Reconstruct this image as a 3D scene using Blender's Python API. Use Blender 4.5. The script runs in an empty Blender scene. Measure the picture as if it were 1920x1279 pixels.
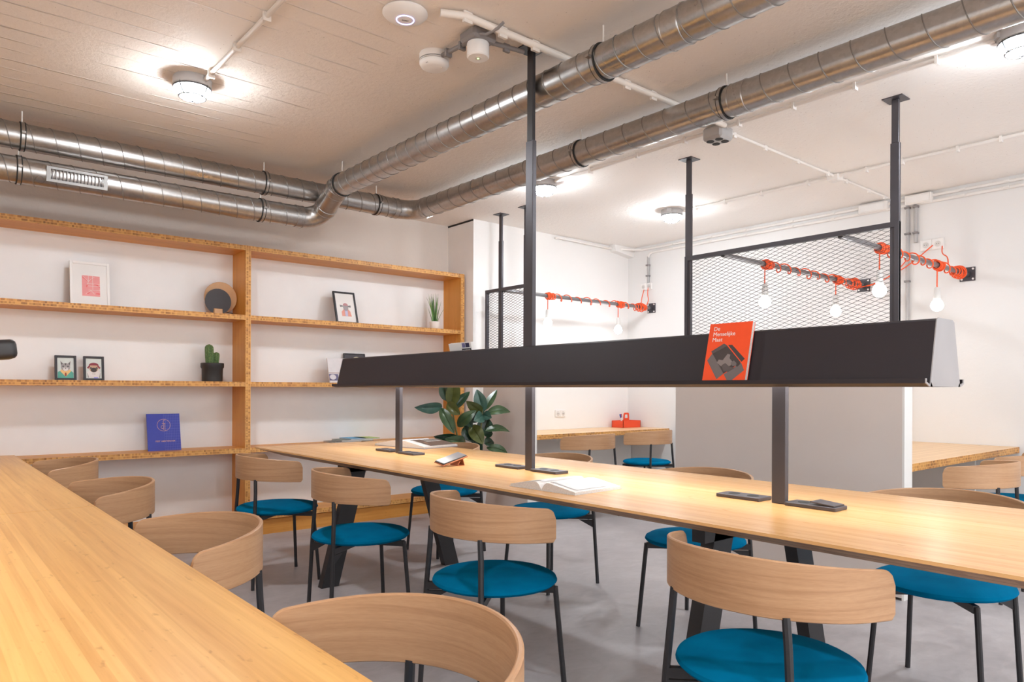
import bpy, bmesh, math, random
from math import sin, cos, pi, radians, sqrt, atan2
from mathutils import Vector, Matrix
random.seed(7)
SC = bpy.context.scene
COL = SC.collection

# ------------------------------------------------------------------ camera, world, exposure
H, YAW, ROLL, FPX, YH = 1.17, radians(49.82), radians(0.2), 1341.0, 731.5
cam = bpy.data.cameras.new('camera')
cam.sensor_width = 36.0
cam.lens = 36.0 * FPX / 1920
cam.shift_y = (YH - 639.5) / 1920
cam.clip_start = 0.02
camo = bpy.data.objects.new('camera', cam)
COL.objects.link(camo)
camo.matrix_world = (Matrix.Translation((0, 0, H)) @ Matrix.Rotation(YAW - pi / 2, 4, 'Z')
                     @ Matrix.Rotation(pi / 2, 4, 'X') @ Matrix.Rotation(ROLL, 4, 'Z'))
SC.camera = camo
w = bpy.data.worlds.new('world')
SC.world = w
w.use_nodes = True
w.node_tree.nodes['Background'].inputs[0].default_value = (0.9, 0.92, 1, 1)
w.node_tree.nodes['Background'].inputs[1].default_value = 0.3
SC.view_settings.view_transform = 'Standard'
SC.view_settings.look = 'None'
SC.view_settings.gamma = 1
SC.view_settings.use_curve_mapping = False
SC.view_settings.exposure = 1.0
LAMP_E = 235.0        # bulkhead lamps
BULB_E = 15.0        # hanging bulbs
LED_E = 9.5         # strip under the long lamp
CY = SC.cycles
CY.max_bounces = 10
CY.diffuse_bounces = 8
CY.glossy_bounces = 4
CY.transparent_max_bounces = 12
CY.sample_clamp_indirect = 20
CY.caustics_reflective = False
CY.caustics_refractive = False
CY.use_denoising = True



def fill_light(name, loc, rot, sx, sy, watts):
    l = bpy.data.lights.new(name, 'AREA')
    l.shape = 'RECTANGLE'
    l.size, l.size_y = sx, sy
    l.energy = watts
    l.color = (0.96, 0.98, 1.0)
    o = bpy.data.objects.new(name, l)
    o.location, o.rotation_euler = loc, rot
    COL.objects.link(o)


# unseen fill lights added behind and beside the camera to brighten the room
fill_light('fill_near', (2.2, -3.0, 1.5), (radians(90), 0, 0), 6.5, 2.3, 48)
fill_light('fill_far_left', (-2.6, 1.2, 1.5), (radians(90), 0, radians(-90)), 5.5, 2.3, 22)

FW = Vector((cos(YAW), sin(YAW), 0))
RT = Vector((sin(YAW), -cos(YAW), 0))


def at(x, y, X=None, Y=None, Z=None):
    """world point on the plane X=, Y= or Z= that the photograph shows at (x, y)"""
    u, v = x - 960, y - YH
    u2 = u * cos(ROLL) + v * sin(ROLL)
    v2 = -u * sin(ROLL) + v * cos(ROLL)
    d = FW + RT * (u2 / FPX) - Vector((0, 0, 1)) * (v2 / FPX)
    o = Vector((0, 0, H))
    t = X / d.x if X is not None else Y / d.y if Y is not None else (Z - H) / d.z
    return o + d * t


# ------------------------------------------------------------------ materials
def new_mat(name):
    m = bpy.data.materials.new(name)
    m.use_nodes = True
    nt = m.node_tree
    b = nt.nodes['Principled BSDF']
    return m, nt, b


def N(nt, t, **kw):
    n = nt.nodes.new(t)
    for k, v in kw.items():
        if k.startswith('i_'):
            key = k[2:]
            n.inputs[int(key) if key.isdigit() else key].default_value = v
        else:
            setattr(n, k, v)
    return n


def ramp(nt, stops, fac):
    r = N(nt, 'ShaderNodeValToRGB')
    el = r.color_ramp.elements
    while len(el) < len(stops):
        el.new(0.5)
    for e, (p, c) in zip(el, stops):
        e.position = p
        e.color = (*c, 1)
    nt.links.new(fac, r.inputs[0])
    return r.outputs[0]


def mix(nt, fac, a, b, typ='MIX'):
    n = N(nt, 'ShaderNodeMix', data_type='RGBA', blend_type=typ)
    for i, v in ((0, fac), (6, a), (7, b)):
        if hasattr(v, 'links') or hasattr(v, 'is_linked'):
            nt.links.new(v, n.inputs[i])
        else:
            n.inputs[i].default_value = v if i == 0 else (*v, 1)
    return n.outputs[2]


def coords(nt, scale=(1, 1, 1), kind='Object', rot=(0, 0, 0)):
    tc = N(nt, 'ShaderNodeTexCoord')
    mp = N(nt, 'ShaderNodeMapping')
    mp.inputs['Scale'].default_value = scale
    mp.inputs['Rotation'].default_value = rot
    nt.links.new(tc.outputs[kind], mp.inputs[0])
    return mp.outputs[0]


def noise(nt, vec, scale, detail=3.0, rough=0.5, dist=0.0):
    n = N(nt, 'ShaderNodeTexNoise')
    n.inputs['Scale'].default_value = scale
    n.inputs['Detail'].default_value = detail
    n.inputs['Roughness'].default_value = rough
    n.inputs['Distortion'].default_value = dist
    nt.links.new(vec, n.inputs['Vector'])
    return n.outputs['Fac']


def bump(nt, b, h, strength=0.2, dist=0.01):
    n = N(nt, 'ShaderNodeBump')
    n.inputs['Strength'].default_value = strength
    n.inputs['Distance'].default_value = dist
    nt.links.new(h, n.inputs['Height'])
    nt.links.new(n.outputs[0], b.inputs['Normal'])


def plain(name, c, rough=0.5, metal=0.0, spec=None, var=0.06, nscale=6.0):
    m, nt, b = new_mat(name)
    v = noise(nt, coords(nt), nscale, 4)
    lo = tuple(x * (1 - var) for x in c)
    hi = tuple(min(1, x * (1 + var)) for x in c)
    nt.links.new(ramp(nt, [(0.3, lo), (0.7, hi)], v), b.inputs['Base Color'])
    b.inputs['Roughness'].default_value = rough
    b.inputs['Metallic'].default_value = metal
    if spec is not None:
        b.inputs['Specular IOR Level'].default_value = spec
    return m


def glow(name, c, e):
    m, nt, b = new_mat(name)
    b.inputs['Base Color'].default_value = (*c, 1)
    b.inputs['Emission Color'].default_value = (*c, 1)
    b.inputs['Emission Strength'].default_value = e
    return m


def bamboo(name, lo, hi, axis='Y', rough=0.35, strip=0.02):
    """laminated bamboo, strips running along the axis"""
    m, nt, b = new_mat(name)
    tc = N(nt, 'ShaderNodeTexCoord')
    sp = N(nt, 'ShaderNodeSeparateXYZ')
    nt.links.new(tc.outputs['Object'], sp.inputs[0])
    across = {'Y': 'X', 'X': 'Y', 'Z': 'X'}[axis]
    s = N(nt, 'ShaderNodeMath', operation='DIVIDE', i_1=strip)
    nt.links.new(sp.outputs[across], s.inputs[0])
    fl = N(nt, 'ShaderNodeMath', operation='FLOOR')
    nt.links.new(s.outputs[0], fl.inputs[0])
    wn = N(nt, 'ShaderNodeTexWhiteNoise', noise_dimensions='1D')
    nt.links.new(fl.outputs[0], wn.inputs['W'])
    sc = {'Y': (60, 1.6, 60), 'X': (1.6, 60, 60), 'Z': (60, 60, 1.6)}[axis]
    g = noise(nt, coords(nt, sc), 1.0, 4, 0.6, 0.3)
    kn = noise(nt, coords(nt, {'Y': (70, 22, 70), 'X': (22, 70, 70), 'Z': (70, 70, 22)}[axis]), 1.0, 2)
    md = N(nt, 'ShaderNodeMath', operation='MULTIPLY_ADD', i_1=0.35)
    nt.links.new(wn.outputs['Value'], md.inputs[0])
    nt.links.new(g, md.inputs[2])
    c = ramp(nt, [(0.32, lo), (0.85, hi)], md.outputs[0])
    k = ramp(nt, [(0.66, (1, 1, 1)), (0.78, (0.78, 0.70, 0.6))], kn)
    nt.links.new(mix(nt, 1.0, c, k, 'MULTIPLY'), b.inputs['Base Color'])
    b.inputs['Roughness'].default_value = rough
    b.inputs['Specular IOR Level'].default_value = 0.35
    return m


def block_edge(name, c1, c2, c3, w=0.011, h=0.0175, line=(0.75, 0.42, 0.15), rowax='Z', along='X'):
    """cut edge of laminated bamboo: two rows of small end-grain blocks"""
    m, nt, b = new_mat(name)
    tc = N(nt, 'ShaderNodeTexCoord')
    sp = N(nt, 'ShaderNodeSeparateXYZ')
    nt.links.new(tc.outputs['Object'], sp.inputs[0])
    cb = N(nt, 'ShaderNodeCombineXYZ')

    def cell(ax, d):
        s = N(nt, 'ShaderNodeMath', operation='DIVIDE', i_1=d)
        nt.links.new(sp.outputs[ax], s.inputs[0])
        f = N(nt, 'ShaderNodeMath', operation='FLOOR')
        nt.links.new(s.outputs[0], f.inputs[0])
        return s.outputs[0], f.outputs[0]
    sa, fa = cell(along, w)
    sr, fr = cell(rowax, h)
    nt.links.new(fa, cb.inputs[0])
    nt.links.new(fr, cb.inputs[1])
    wn = N(nt, 'ShaderNodeTexWhiteNoise', noise_dimensions='2D')
    nt.links.new(cb.outputs[0], wn.inputs['Vector'])
    big = noise(nt, coords(nt, (3, 3, 3)), 1.5, 2)
    ad = N(nt, 'ShaderNodeMath', operation='MULTIPLY_ADD', i_1=0.75)
    nt.links.new(wn.outputs['Value'], ad.inputs[0])
    sb = N(nt, 'ShaderNodeMath', operation='SUBTRACT', i_1=0.32)
    nt.links.new(big, sb.inputs[0])
    nt.links.new(sb.outputs[0], ad.inputs[2])
    c = ramp(nt, [(0.0, c1), (0.35, c2), (0.9, c3)], ad.outputs[0])
    fr2 = N(nt, 'ShaderNodeMath', operation='FRACT')
    nt.links.new(sr, fr2.inputs[0])
    ln = N(nt, 'ShaderNodeMath', operation='LESS_THAN', i_1=0.18)
    nt.links.new(fr2.outputs[0], ln.inputs[0])
    nt.links.new(mix(nt, ln.outputs[0], c, line), b.inputs['Base Color'])
    b.inputs['Roughness'].default_value = 0.5
    return m


def beech(name):
    m, nt, b = new_mat(name)
    v = coords(nt, (2.6, 66, 1), 'UV')
    g = noise(nt, v, 1.0, 5, 0.6, 0.6)
    f = noise(nt, coords(nt, (40, 320, 1), 'UV'), 1.0, 2)
    c = ramp(nt, [(0.25, (0.40, 0.212, 0.104)), (0.5, (0.51, 0.292, 0.154)), (0.8, (0.58, 0.35, 0.195))], g)
    k = ramp(nt, [(0.3, (0.93, 0.91, 0.89)), (0.6, (1, 1, 1))], f)
    nt.links.new(mix(nt, 1.0, c, k, 'MULTIPLY'), b.inputs['Base Color'])
    b.inputs['Roughness'].default_value = 0.38
    return m


def fabric(name, c):
    m, nt, b = new_mat(name)
    v = noise(nt, coords(nt), 9, 3)
    f = noise(nt, coords(nt), 900, 2)
    cc = ramp(nt, [(0.3, tuple(x * 0.86 for x in c)), (0.7, tuple(x * 1.08 for x in c))], v)
    nt.links.new(cc, b.inputs['Base Color'])
    bump(nt, b, f, 0.25, 0.001)
    b.inputs['Roughness'].default_value = 0.85
    b.inputs['Sheen Weight'].default_value = 0.0
    b.inputs['Specular IOR Level'].default_value = 0.02
    return m


def concrete_ceiling():
    m, nt, b = new_mat('painted_concrete_ceiling')
    o = coords(nt)
    big = noise(nt, o, 0.9, 4)
    c = ramp(nt, [(0.3, (0.75, 0.68, 0.615)), (0.7, (0.83, 0.77, 0.71))], big)
    # pits
    vo = N(nt, 'ShaderNodeTexVoronoi')
    vo.inputs['Scale'].default_value = 26
    nt.links.new(o, vo.inputs['Vector'])
    pit = ramp(nt, [(0.03, (0.42, 0.38, 0.34)), (0.075, (1, 1, 1))], vo.outputs['Distance'])
    sx = N(nt, 'ShaderNodeSeparateXYZ')
    nt.links.new(o, sx.inputs[0])
    right_part = ramp(nt, [(0.664, (0, 0, 0)), (0.672, (1, 1, 1))], _x01(nt, sx.outputs['X']))   # whiter beyond the right duct
    c = mix(nt, right_part, c, (0.88, 0.855, 0.83))
    nt.links.new(mix(nt, 1.0, c, pit, 'MULTIPLY'), b.inputs['Base Color'])
    # formwork board ridges along X, left part only
    sp = N(nt, 'ShaderNodeSeparateXYZ')
    nt.links.new(o, sp.inputs[0])
    wob = noise(nt, coords(nt, (1.2, 8, 1)), 1.0, 4, 0.7)
    wa = N(nt, 'ShaderNodeMath', operation='MULTIPLY_ADD', i_1=0.04)
    nt.links.new(wob, wa.inputs[0])
    nt.links.new(sp.outputs['Y'], wa.inputs[2])
    dv = N(nt, 'ShaderNodeMath', operation='DIVIDE', i_1=0.13)
    nt.links.new(wa.outputs[0], dv.inputs[0])
    fr = N(nt, 'ShaderNodeMath', operation='FRACT')
    nt.links.new(dv.outputs[0], fr.inputs[0])
    rd = ramp(nt, [(0.0, (1, 1, 1)), (0.06, (0, 0, 0)), (0.94, (0, 0, 0)), (1.0, (1, 1, 1))], fr.outputs[0])
    brk = ramp(nt, [(0.42, (0, 0, 0)), (0.6, (1, 1, 1))], noise(nt, coords(nt, (2.2, 9, 1)), 1.0, 3))
    left = ramp(nt, [(0.54, (1, 1, 1)), (0.548, (0.0, 0.0, 0.0))], None or _x01(nt, sp.outputs['X']))
    r1 = mix(nt, 1.0, rd, brk, 'MULTIPLY')
    r2 = mix(nt, 1.0, r1, left, 'MULTIPLY')
    fine = noise(nt, o, 38, 5, 0.6)
    a = N(nt, 'ShaderNodeMath', operation='MULTIPLY_ADD', i_1=0.35)
    nt.links.new(fine, a.inputs[0])
    nt.links.new(r2, a.inputs[2])
    bump(nt, b, a.outputs[0], 0.8, 0.014)
    b.inputs['Roughness'].default_value = 0.75
    return m


def _x01(nt, s):
    n = N(nt, 'ShaderNodeMapRange')
    n.inputs['From Min'].default_value = -5.0
    n.inputs['From Max'].default_value = 7.5
    nt.links.new(s, n.inputs[0])
    return n.outputs[0]


def concrete_floor():
    m, nt, b = new_mat('polished_concrete_floor')
    o = coords(nt)
    a = noise(nt, o, 1.3, 6, 0.6, 0.4)
    f = noise(nt, coords(nt, (1, 1.6, 1)), 9, 6, 0.65, 0.8)
    c = ramp(nt, [(0.3, (0.36, 0.335, 0.345)), (0.7, (0.50, 0.475, 0.485))], a)
    k = ramp(nt, [(0.3, (0.84, 0.84, 0.84)), (0.7, (1.1, 1.1, 1.1))], f)
    nt.links.new(mix(nt, 1.0, c, k, 'MULTIPLY'), b.inputs['Base Color'])
    rr = ramp(nt, [(0.3, (0.34, 0.34, 0.34)), (0.7, (0.48, 0.48, 0.48))], f)
    nt.links.new(rr, b.inputs['Roughness'])
    bump(nt, b, f, 0.06, 0.004)
    return m


def rough_wall(name, c, bs=0.25, rough=0.7):
    m, nt, b = new_mat(name)
    o = coords(nt)
    a = noise(nt, o, 1.1, 4)
    cc = ramp(nt, [(0.3, tuple(x * 0.955 for x in c)), (0.7, c)], a)
    nt.links.new(cc, b.inputs['Base Color'])
    h = noise(nt, o, 16, 5, 0.6)
    bump(nt, b, h, bs, 0.008)
    b.inputs['Roughness'].default_value = rough
    return m


def galvanised():
    m, nt, b = new_mat('galvanised_steel')
    o = coords(nt)
    vo = N(nt, 'ShaderNodeTexVoronoi')
    vo.inputs['Scale'].default_value = 60
    nt.links.new(o, vo.inputs['Vector'])
    sp = ramp(nt, [(0.0, (0.47, 0.46, 0.45)), (1.0, (0.56, 0.55, 0.54))], vo.outputs['Color'])
    cl = noise(nt, o, 2.5, 4)
    k = ramp(nt, [(0.3, (0.86, 0.85, 0.84)), (0.7, (1, 1, 1))], cl)
    nt.links.new(mix(nt, 1.0, sp, k, 'MULTIPLY'), b.inputs['Base Color'])
    b.inputs['Metallic'].default_value = 1.0
    rr = ramp(nt, [(0.3, (0.27, 0.27, 0.27)), (0.7, (0.38, 0.38, 0.38))], cl)
    nt.links.new(rr, b.inputs['Roughness'])
    return m


def leaf_mat(name, c, c2):
    m, nt, b = new_mat(name)
    v = noise(nt, coords(nt, (1, 1, 1)), 14, 3)
    nt.links.new(ramp(nt, [(0.3, c), (0.7, c2)], v), b.inputs['Base Color'])
    b.inputs['Roughness'].default_value = 0.28
    return m


def cactus_mat():
    m, nt, b = new_mat('cactus_skin')
    v = noise(nt, coords(nt, (1, 1, 1)), 120, 3)
    nt.links.new(ramp(nt, [(0.35, (0.05, 0.11, 0.03)), (0.7, (0.16, 0.24, 0.09))], v), b.inputs['Base Color'])
    b.inputs['Roughness'].default_value = 0.7
    return m


M = {}
M['ceiling'] = concrete_ceiling()
M['floor'] = concrete_floor()
M['wall'] = rough_wall('white_painted_wall', (0.82, 0.81, 0.80), 0.18)
M['wall_r'] = rough_wall('greyed_white_wall', (0.755, 0.75, 0.745), 0.22)  # same white as the other walls, darkened against the strong light there
M['wall_conc'] = rough_wall('pale_concrete_wall', (0.66, 0.60, 0.55), 0.5)
M['panel_white'] = plain('glossy_white_panel', (0.79, 0.80, 0.81), 0.3, var=0.015)
M['wall_return'] = plain('lightened_return_wall', (0.84, 0.835, 0.84), 0.55, var=0.02)  # return face lightened in colour to offset the dim light on it
M['counter'] = bamboo('caramel_bamboo_counter', (0.62, 0.30, 0.075), (0.82, 0.47, 0.15), 'Y', 0.33)
M['table'] = bamboo('natural_bamboo_tabletop', (0.66, 0.345, 0.125), (0.78, 0.45, 0.19), 'Y', 0.27, 0.03)
M['desk'] = bamboo('natural_bamboo_desktop', (0.66, 0.41, 0.205), (0.80, 0.545, 0.31), 'X', 0.33, 0.03)
M['shelf'] = bamboo('caramel_bamboo_board', (0.58, 0.245, 0.045), (0.72, 0.335, 0.075), 'X', 0.42)
M['upright'] = bamboo('caramel_bamboo_upright', (0.60, 0.255, 0.04), (0.74, 0.345, 0.07), 'Z', 0.42)
ED = ((0.20, 0.075, 0.015), (0.47, 0.20, 0.05), (0.70, 0.36, 0.10))
M['edge'] = block_edge('bamboo_cut_edge', *ED)
M['edge_v'] = block_edge('bamboo_cut_edge_upright', *ED, rowax='X', along='Z')
M['edge_y'] = block_edge('bamboo_cut_edge_side', *ED, along='Y')
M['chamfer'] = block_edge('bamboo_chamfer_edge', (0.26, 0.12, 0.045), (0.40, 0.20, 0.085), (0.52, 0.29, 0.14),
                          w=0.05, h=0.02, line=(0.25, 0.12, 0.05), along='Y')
M['beech'] = beech('beech_plywood')
M['teal'] = fabric('teal_wool_seat', (0.0, 0.16, 0.33))
M['black'] = plain('black_powder_coat', (0.022, 0.021, 0.024), 0.42, var=0.1)
M['black_trough'] = plain('matt_black_sheet', (0.014, 0.010, 0.015), 0.5, var=0.06)
M['charcoal'] = plain('charcoal_steel', (0.075, 0.07, 0.08), 0.4, 0.35, var=0.08)
M['steel'] = plain('grey_coated_cap', (0.36, 0.35, 0.36), 0.45, 0.1, var=0.05)
M['pipe'] = plain('dark_grey_pipe', (0.22, 0.215, 0.225), 0.35, 0.6, var=0.06)
M['galv'] = galvanised()
M['seam'] = plain('dull_seam_steel', (0.30, 0.285, 0.27), 0.55, 0.8)
M['grille'] = plain('grille_steel', (0.30, 0.295, 0.29), 0.45, 0.3)
M['rubber'] = plain('black_rubber', (0.02, 0.02, 0.02), 0.7)
M['white'] = plain('white_plastic', (0.78, 0.765, 0.75), 0.4, var=0.02)
M['cream'] = plain('painted_conduit', (0.72, 0.67, 0.62), 0.5, var=0.03)
M['cream_w'] = plain('white_conduit', (0.80, 0.775, 0.75), 0.5, var=0.03)
M['grey_pl'] = plain('grey_plastic', (0.22, 0.205, 0.205), 0.5, var=0.05)
M['grey_lt'] = plain('light_grey_plastic', (0.42, 0.41, 0.41), 0.45, var=0.04)
M['partition'] = plain('taupe_grey_partition', (0.62, 0.56, 0.52), 0.5, var=0.025, nscale=2)
M['partition_end'] = plain('off_white_trim', (0.74, 0.73, 0.71), 0.5, var=0.02)
M['orange'] = plain('orange_textile_cord', (0.86, 0.10, 0.018), 0.6, var=0.08, nscale=60)
M['caddy'] = plain('red_orange_plastic', (0.78, 0.075, 0.02), 0.4, var=0.03)
M['cage'] = plain('dark_cage_wire', (0.10, 0.10, 0.11), 0.5, 0.3)
M['porcelain'] = plain('grey_lamp_holder', (0.62, 0.60, 0.58), 0.4, var=0.03)
M['paper'] = plain('white_paper', (0.80, 0.79, 0.78), 0.6, var=0.02)
M['paper_edge'] = plain('page_edges', (0.62, 0.60, 0.58), 0.8, var=0.12, nscale=200)
M['grey_print'] = plain('grey_print', (0.11, 0.095, 0.095), 0.5, var=0.25, nscale=30)
M['lamp_glow'] = glow('lit_bulkhead_glass', (0.90, 0.955, 1.0), LAMP_E)
M['lamp_side'] = glow('dimmed_bulkhead_glass', (0.90, 0.955, 1.0), LAMP_E * 0.33)  # dome sides set to glow less, keeping the ceiling halo small
M['bulb_glow'] = glow('lit_bulb', (0.96, 0.98, 1.0), BULB_E)
M['led'] = glow('led_strip', (1.0, 0.97, 0.93), LED_E)
M['led_blue'] = glow('blue_status_ring', (0.45, 0.42, 1.0), 2.2)
M['green_led'] = glow('green_indicator', (0.6, 1.0, 0.3), 1.2)


def flat(name, c, rough=0.5, spec=0.4):
    if name not in M:
        M[name] = plain(name, c, rough, spec=spec, var=0.03, nscale=25)
    return M[name]


# ------------------------------------------------------------------ mesh builder
class MB:
    def __init__(s):
        s.v, s.f, s.mi, s.uv = [], [], [], {}

    def add(s, vs, fs, mi=0):
        o = len(s.v)
        s.v += [tuple(p) for p in vs]
        for f in fs:
            s.f.append(tuple(i + o for i in f))
            s.mi.append(mi)
        return s

    def box(s, a, b, mi=0, mats=None):
        (x0, y0, z0), (x1, y1, z1) = [min(p, q) for p, q in zip(a, b)], [max(p, q) for p, q in zip(a, b)]
        vs = [(x0, y0, z0), (x1, y0, z0), (x1, y1, z0), (x0, y1, z0), (x0, y0, z1), (x1, y0, z1), (x1, y1, z1), (x0, y1, z1)]
        fs = [(0, 3, 2, 1), (4, 5, 6, 7), (0, 1, 5, 4), (1, 2, 6, 5), (2, 3, 7, 6), (3, 0, 4, 7)]  # -z +z -y +x +y -x
        o = len(s.v)
        s.v += vs
        for k, f in enumerate(fs):
            s.f.append(tuple(i + o for i in f))
            s.mi.append(mats[k] if mats else mi)
        return s

    def bbox(s, a, b, r=0.004, mi=0, seg=1):
        """box with bevelled edges"""
        bm = bmesh.new()
        bmesh.ops.create_cube(bm, size=1)
        for v in bm.verts:
            v.co = Vector([a[i] + (v.co[i] + 0.5) * (b[i] - a[i]) for i in range(3)])
        bmesh.ops.bevel(bm, geom=bm.edges[:], offset=r, segments=seg, affect='EDGES', profile=0.5)
        bm.verts.index_update()
        s.add([v.co[:] for v in bm.verts], [[v.index for v in f.verts] for f in bm.faces], mi)
        bm.free()
        return s

    def bar(s, p, q, wx, wy, mi=0, up=(0, 0, 1)):
        """rectangular bar from p to q; wx across, wy the other way"""
        p, q = Vector(p), Vector(q)
        d = (q - p).normalized()
        u = Vector(up)
        if abs(d.dot(u)) > 0.98:
            u = Vector((0, 1, 0))
        a = d.cross(u).normalized()
        b = a.cross(d).normalized()
        a *= wx / 2
        b *= wy / 2
        vs = [p - a - b, p + a - b, p + a + b, p - a + b, q - a - b, q + a - b, q + a + b, q - a + b]
        s.add(vs, [(3, 2, 1, 0), (4, 5, 6, 7), (0, 1, 5, 4), (1, 2, 6, 5), (2, 3, 7, 6), (3, 0, 4, 7)], mi)
        return s

    def tube(s, pts, r, n=10, mi=0, closed=False, cap=True):
        pts = [Vector(p) for p in pts]
        m = len(pts)
        rs = r if hasattr(r, '__len__') else [r] * m
        tang = []
        for i in range(m):
            if closed:
                t = pts[(i + 1) % m] - pts[i - 1]
            else:
                t = pts[min(i + 1, m - 1)] - pts[max(i - 1, 0)]
            tang.append(t.normalized())
        t0 = tang[0]
        u = Vector((0, 0, 1)) if abs(t0.z) < 0.9 else Vector((1, 0, 0))
        a = t0.cross(u).normalized()
        o = len(s.v)
        for i in range(m):
            t = tang[i]
            a = (a - t * a.dot(t)).normalized()
            b = t.cross(a)
            for k in range(n):
                ang = 2 * pi * k / n
                s.v.append(tuple(pts[i] + (a * cos(ang) + b * sin(ang)) * rs[i]))
        for i in range(m if closed else m - 1):
            j = (i + 1) % m
            for k in range(n):
                k2 = (k + 1) % n
                s.f.append((o + i * n + k, o + i * n + k2, o + j * n + k2, o + j * n + k))
                s.mi.append(mi)
        if cap and not closed:
            s.f.append(tuple(o + k for k in range(n))[::-1])
            s.mi.append(mi)
            s.f.append(tuple(o + (m - 1) * n + k for k in range(n)))
            s.mi.append(mi)
        return s

    def lathe(s, prof, n=24, mi=0, c=(0, 0, 0), axis='Z', flip=False):
        """profile of (radius, height) pairs"""
        o = len(s.v)
        m = len(prof)
        for r, z in prof:
            for k in range(n):
                a = 2 * pi * k / n
                p = (r * cos(a), r * sin(a), z)
                if axis == 'X':
                    p = (z, p[0], p[1])
                elif axis == 'Y':
                    p = (p[1], z, p[0])
                s.v.append((p[0] + c[0], p[1] + c[1], p[2] + c[2]))
        for i in range(m - 1):
            for k in range(n):
                k2 = (k + 1) % n
                f = (o + i * n + k, o + i * n + k2, o + (i + 1) * n + k2, o + (i + 1) * n + k)
                s.f.append(f[::-1] if flip else f)
                s.mi.append(mi)
        for i in (0, m - 1):
            if prof[i][0] > 1e-6:
                f = tuple(o + i * n + k for k in range(n))
                s.f.append(f[::-1] if i == 0 else f)
                s.mi.append(mi)
        return s

    def prism(s, poly, d0, d1, plane='XZ', mi=0):
        """extrude a 2D polygon; plane XZ extrudes along Y, XY along Z, YZ along X"""
        def P(a, b, d):
            return (a, d, b) if plane == 'XZ' else (a, b, d) if plane == 'XY' else (d, a, b)
        n = len(poly)
        vs = [P(a, b, d0) for a, b in poly] + [P(a, b, d1) for a, b in poly]
        fs = [tuple(range(n))[::-1], tuple(range(n, 2 * n))] + [(i, (i + 1) % n, n + (i + 1) % n, n + i) for i in range(n)]
        return s.add(vs, fs, mi)

    def build(s, name, mats, parent=None, smooth=False, loc=(0, 0, 0), fix=True):
        me = bpy.data.meshes.new(name)
        me.from_pydata(s.v, [], s.f)
        if not isinstance(mats, (list, tuple)):
            mats = [mats]
        for m in mats:
            me.materials.append(m)
        me.polygons.foreach_set('material_index', s.mi)
        if fix:
            bm = bmesh.new()
            bm.from_mesh(me)
            bmesh.ops.recalc_face_normals(bm, faces=bm.faces[:])
            bm.to_mesh(me)
            bm.free()
        if smooth:
            me.polygons.foreach_set('use_smooth', [True] * len(me.polygons))
            me.set_sharp_from_angle(angle=radians(38))
        me.update()
        o = bpy.data.objects.new(name, me)
        o.location = loc
        COL.objects.link(o)
        if parent is not None:
            o.parent = parent
        return o


def tag(o, label=None, cat=None, group=None, kind=None):
    if label:
        o['label'] = label
    if cat:
        o['category'] = cat
    if group:
        o['group'] = group
    if kind:
        o['kind'] = kind
    return o


def thing(name, label, cat, loc=(0, 0, 0), rot=(0, 0, 0), group=None):
    o = bpy.data.objects.new(name, None)
    o.empty_display_size = 0.1
    o.location = loc
    o.rotation_euler = rot
    COL.objects.link(o)
    return tag(o, label, cat, group)


def copy_tree(o, parent=None):
    c = o.copy()
    COL.objects.link(c)
    if parent is not None:
        c.parent = parent
    for ch in list(o.children):
        copy_tree(ch, c)
    return c


def dup(root, loc, rz, label):
    c = copy_tree(root)
    c.location = loc
    c.rotation_euler = (0, 0, rz)
    c['label'] = label
    return c


def struct(name, mb, mats, **kw):
    return tag(mb.build(name, mats, **kw), kind='structure')


def text_mesh(name, body, size, mat, parent, loc, rot=(pi / 2, 0, 0), align='LEFT', spacing=1.0, xs=1.0, bold=0.0):
    cu = bpy.data.curves.new(name, 'FONT')
    cu.body = body
    cu.size = size
    cu.align_x = align
    cu.space_line = spacing
    cu.extrude = 0.0002
    cu.offset = bold
    cu.resolution_u = 3
    tmp = bpy.data.objects.new('tmp_text', cu)
    COL.objects.link(tmp)
    dg = bpy.context.evaluated_depsgraph_get()
    me = bpy.data.meshes.new_from_object(tmp.evaluated_get(dg))
    me.name = name
    bpy.data.objects.remove(tmp)
    bpy.data.curves.remove(cu)
    me.materials.clear()
    me.materials.append(mat)
    o = bpy.data.objects.new(name, me)
    o.location = loc
    o.rotation_euler = rot
    o.scale = (xs, 1, 1)
    COL.objects.link(o)
    o.parent = parent
    return o


# ------------------------------------------------------------------ room shell
CE = 2.83                      # ceiling
XB, YB, YS = 6.47, 5.55, 5.97  # back wall, booth wall, shelf wall
struct('floor', MB().box((-2.7, -3.1, -0.1), (XB + 0.1, YS + 0.1, 0)), M['floor'])
struct('ceiling', MB().box((-2.7, -3.1, CE), (XB + 0.1, YS + 0.1, CE + 0.12)), M['ceiling'])
struct('wall_left', MB().box((-2.7, YS, 0), (4.19, YS + 0.1, CE)), M['wall_conc'])
struct('wall_corner', MB().box((4.19, YB, 0), (XB + 0.1, YS + 0.1, CE), mats=[0, 0, 0, 0, 0, 1]), [M['wall'], M['wall_return']])
struct('wall_right', MB().box((XB, -3.1, 0), (XB + 0.1, YB, CE)), M['wall_r'])
struct('wall_near', MB().box((-2.7, -3.2, 0), (XB + 0.1, -3.1, CE)), M['wall'])
struct('wall_far_left', MB().box((-2.8, -3.1, 0), (-2.7, YS, CE)), M['wall'])
struct('gap_shadow_strip', MB().box((4.184, YB, CE - 0.016), (4.19, YS, CE)), M['rubber'])  # dark strip standing in for the shadow gap under the ceiling
# plastered boss and broken soffit in the booth corner
struct('trim_1', MB().prism([(6.13, 2.83), (6.47, 2.83), (6.47, 2.72), (6.16, 2.76)], YB - 0.09, YB, 'XZ'), M['wall'])

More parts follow.
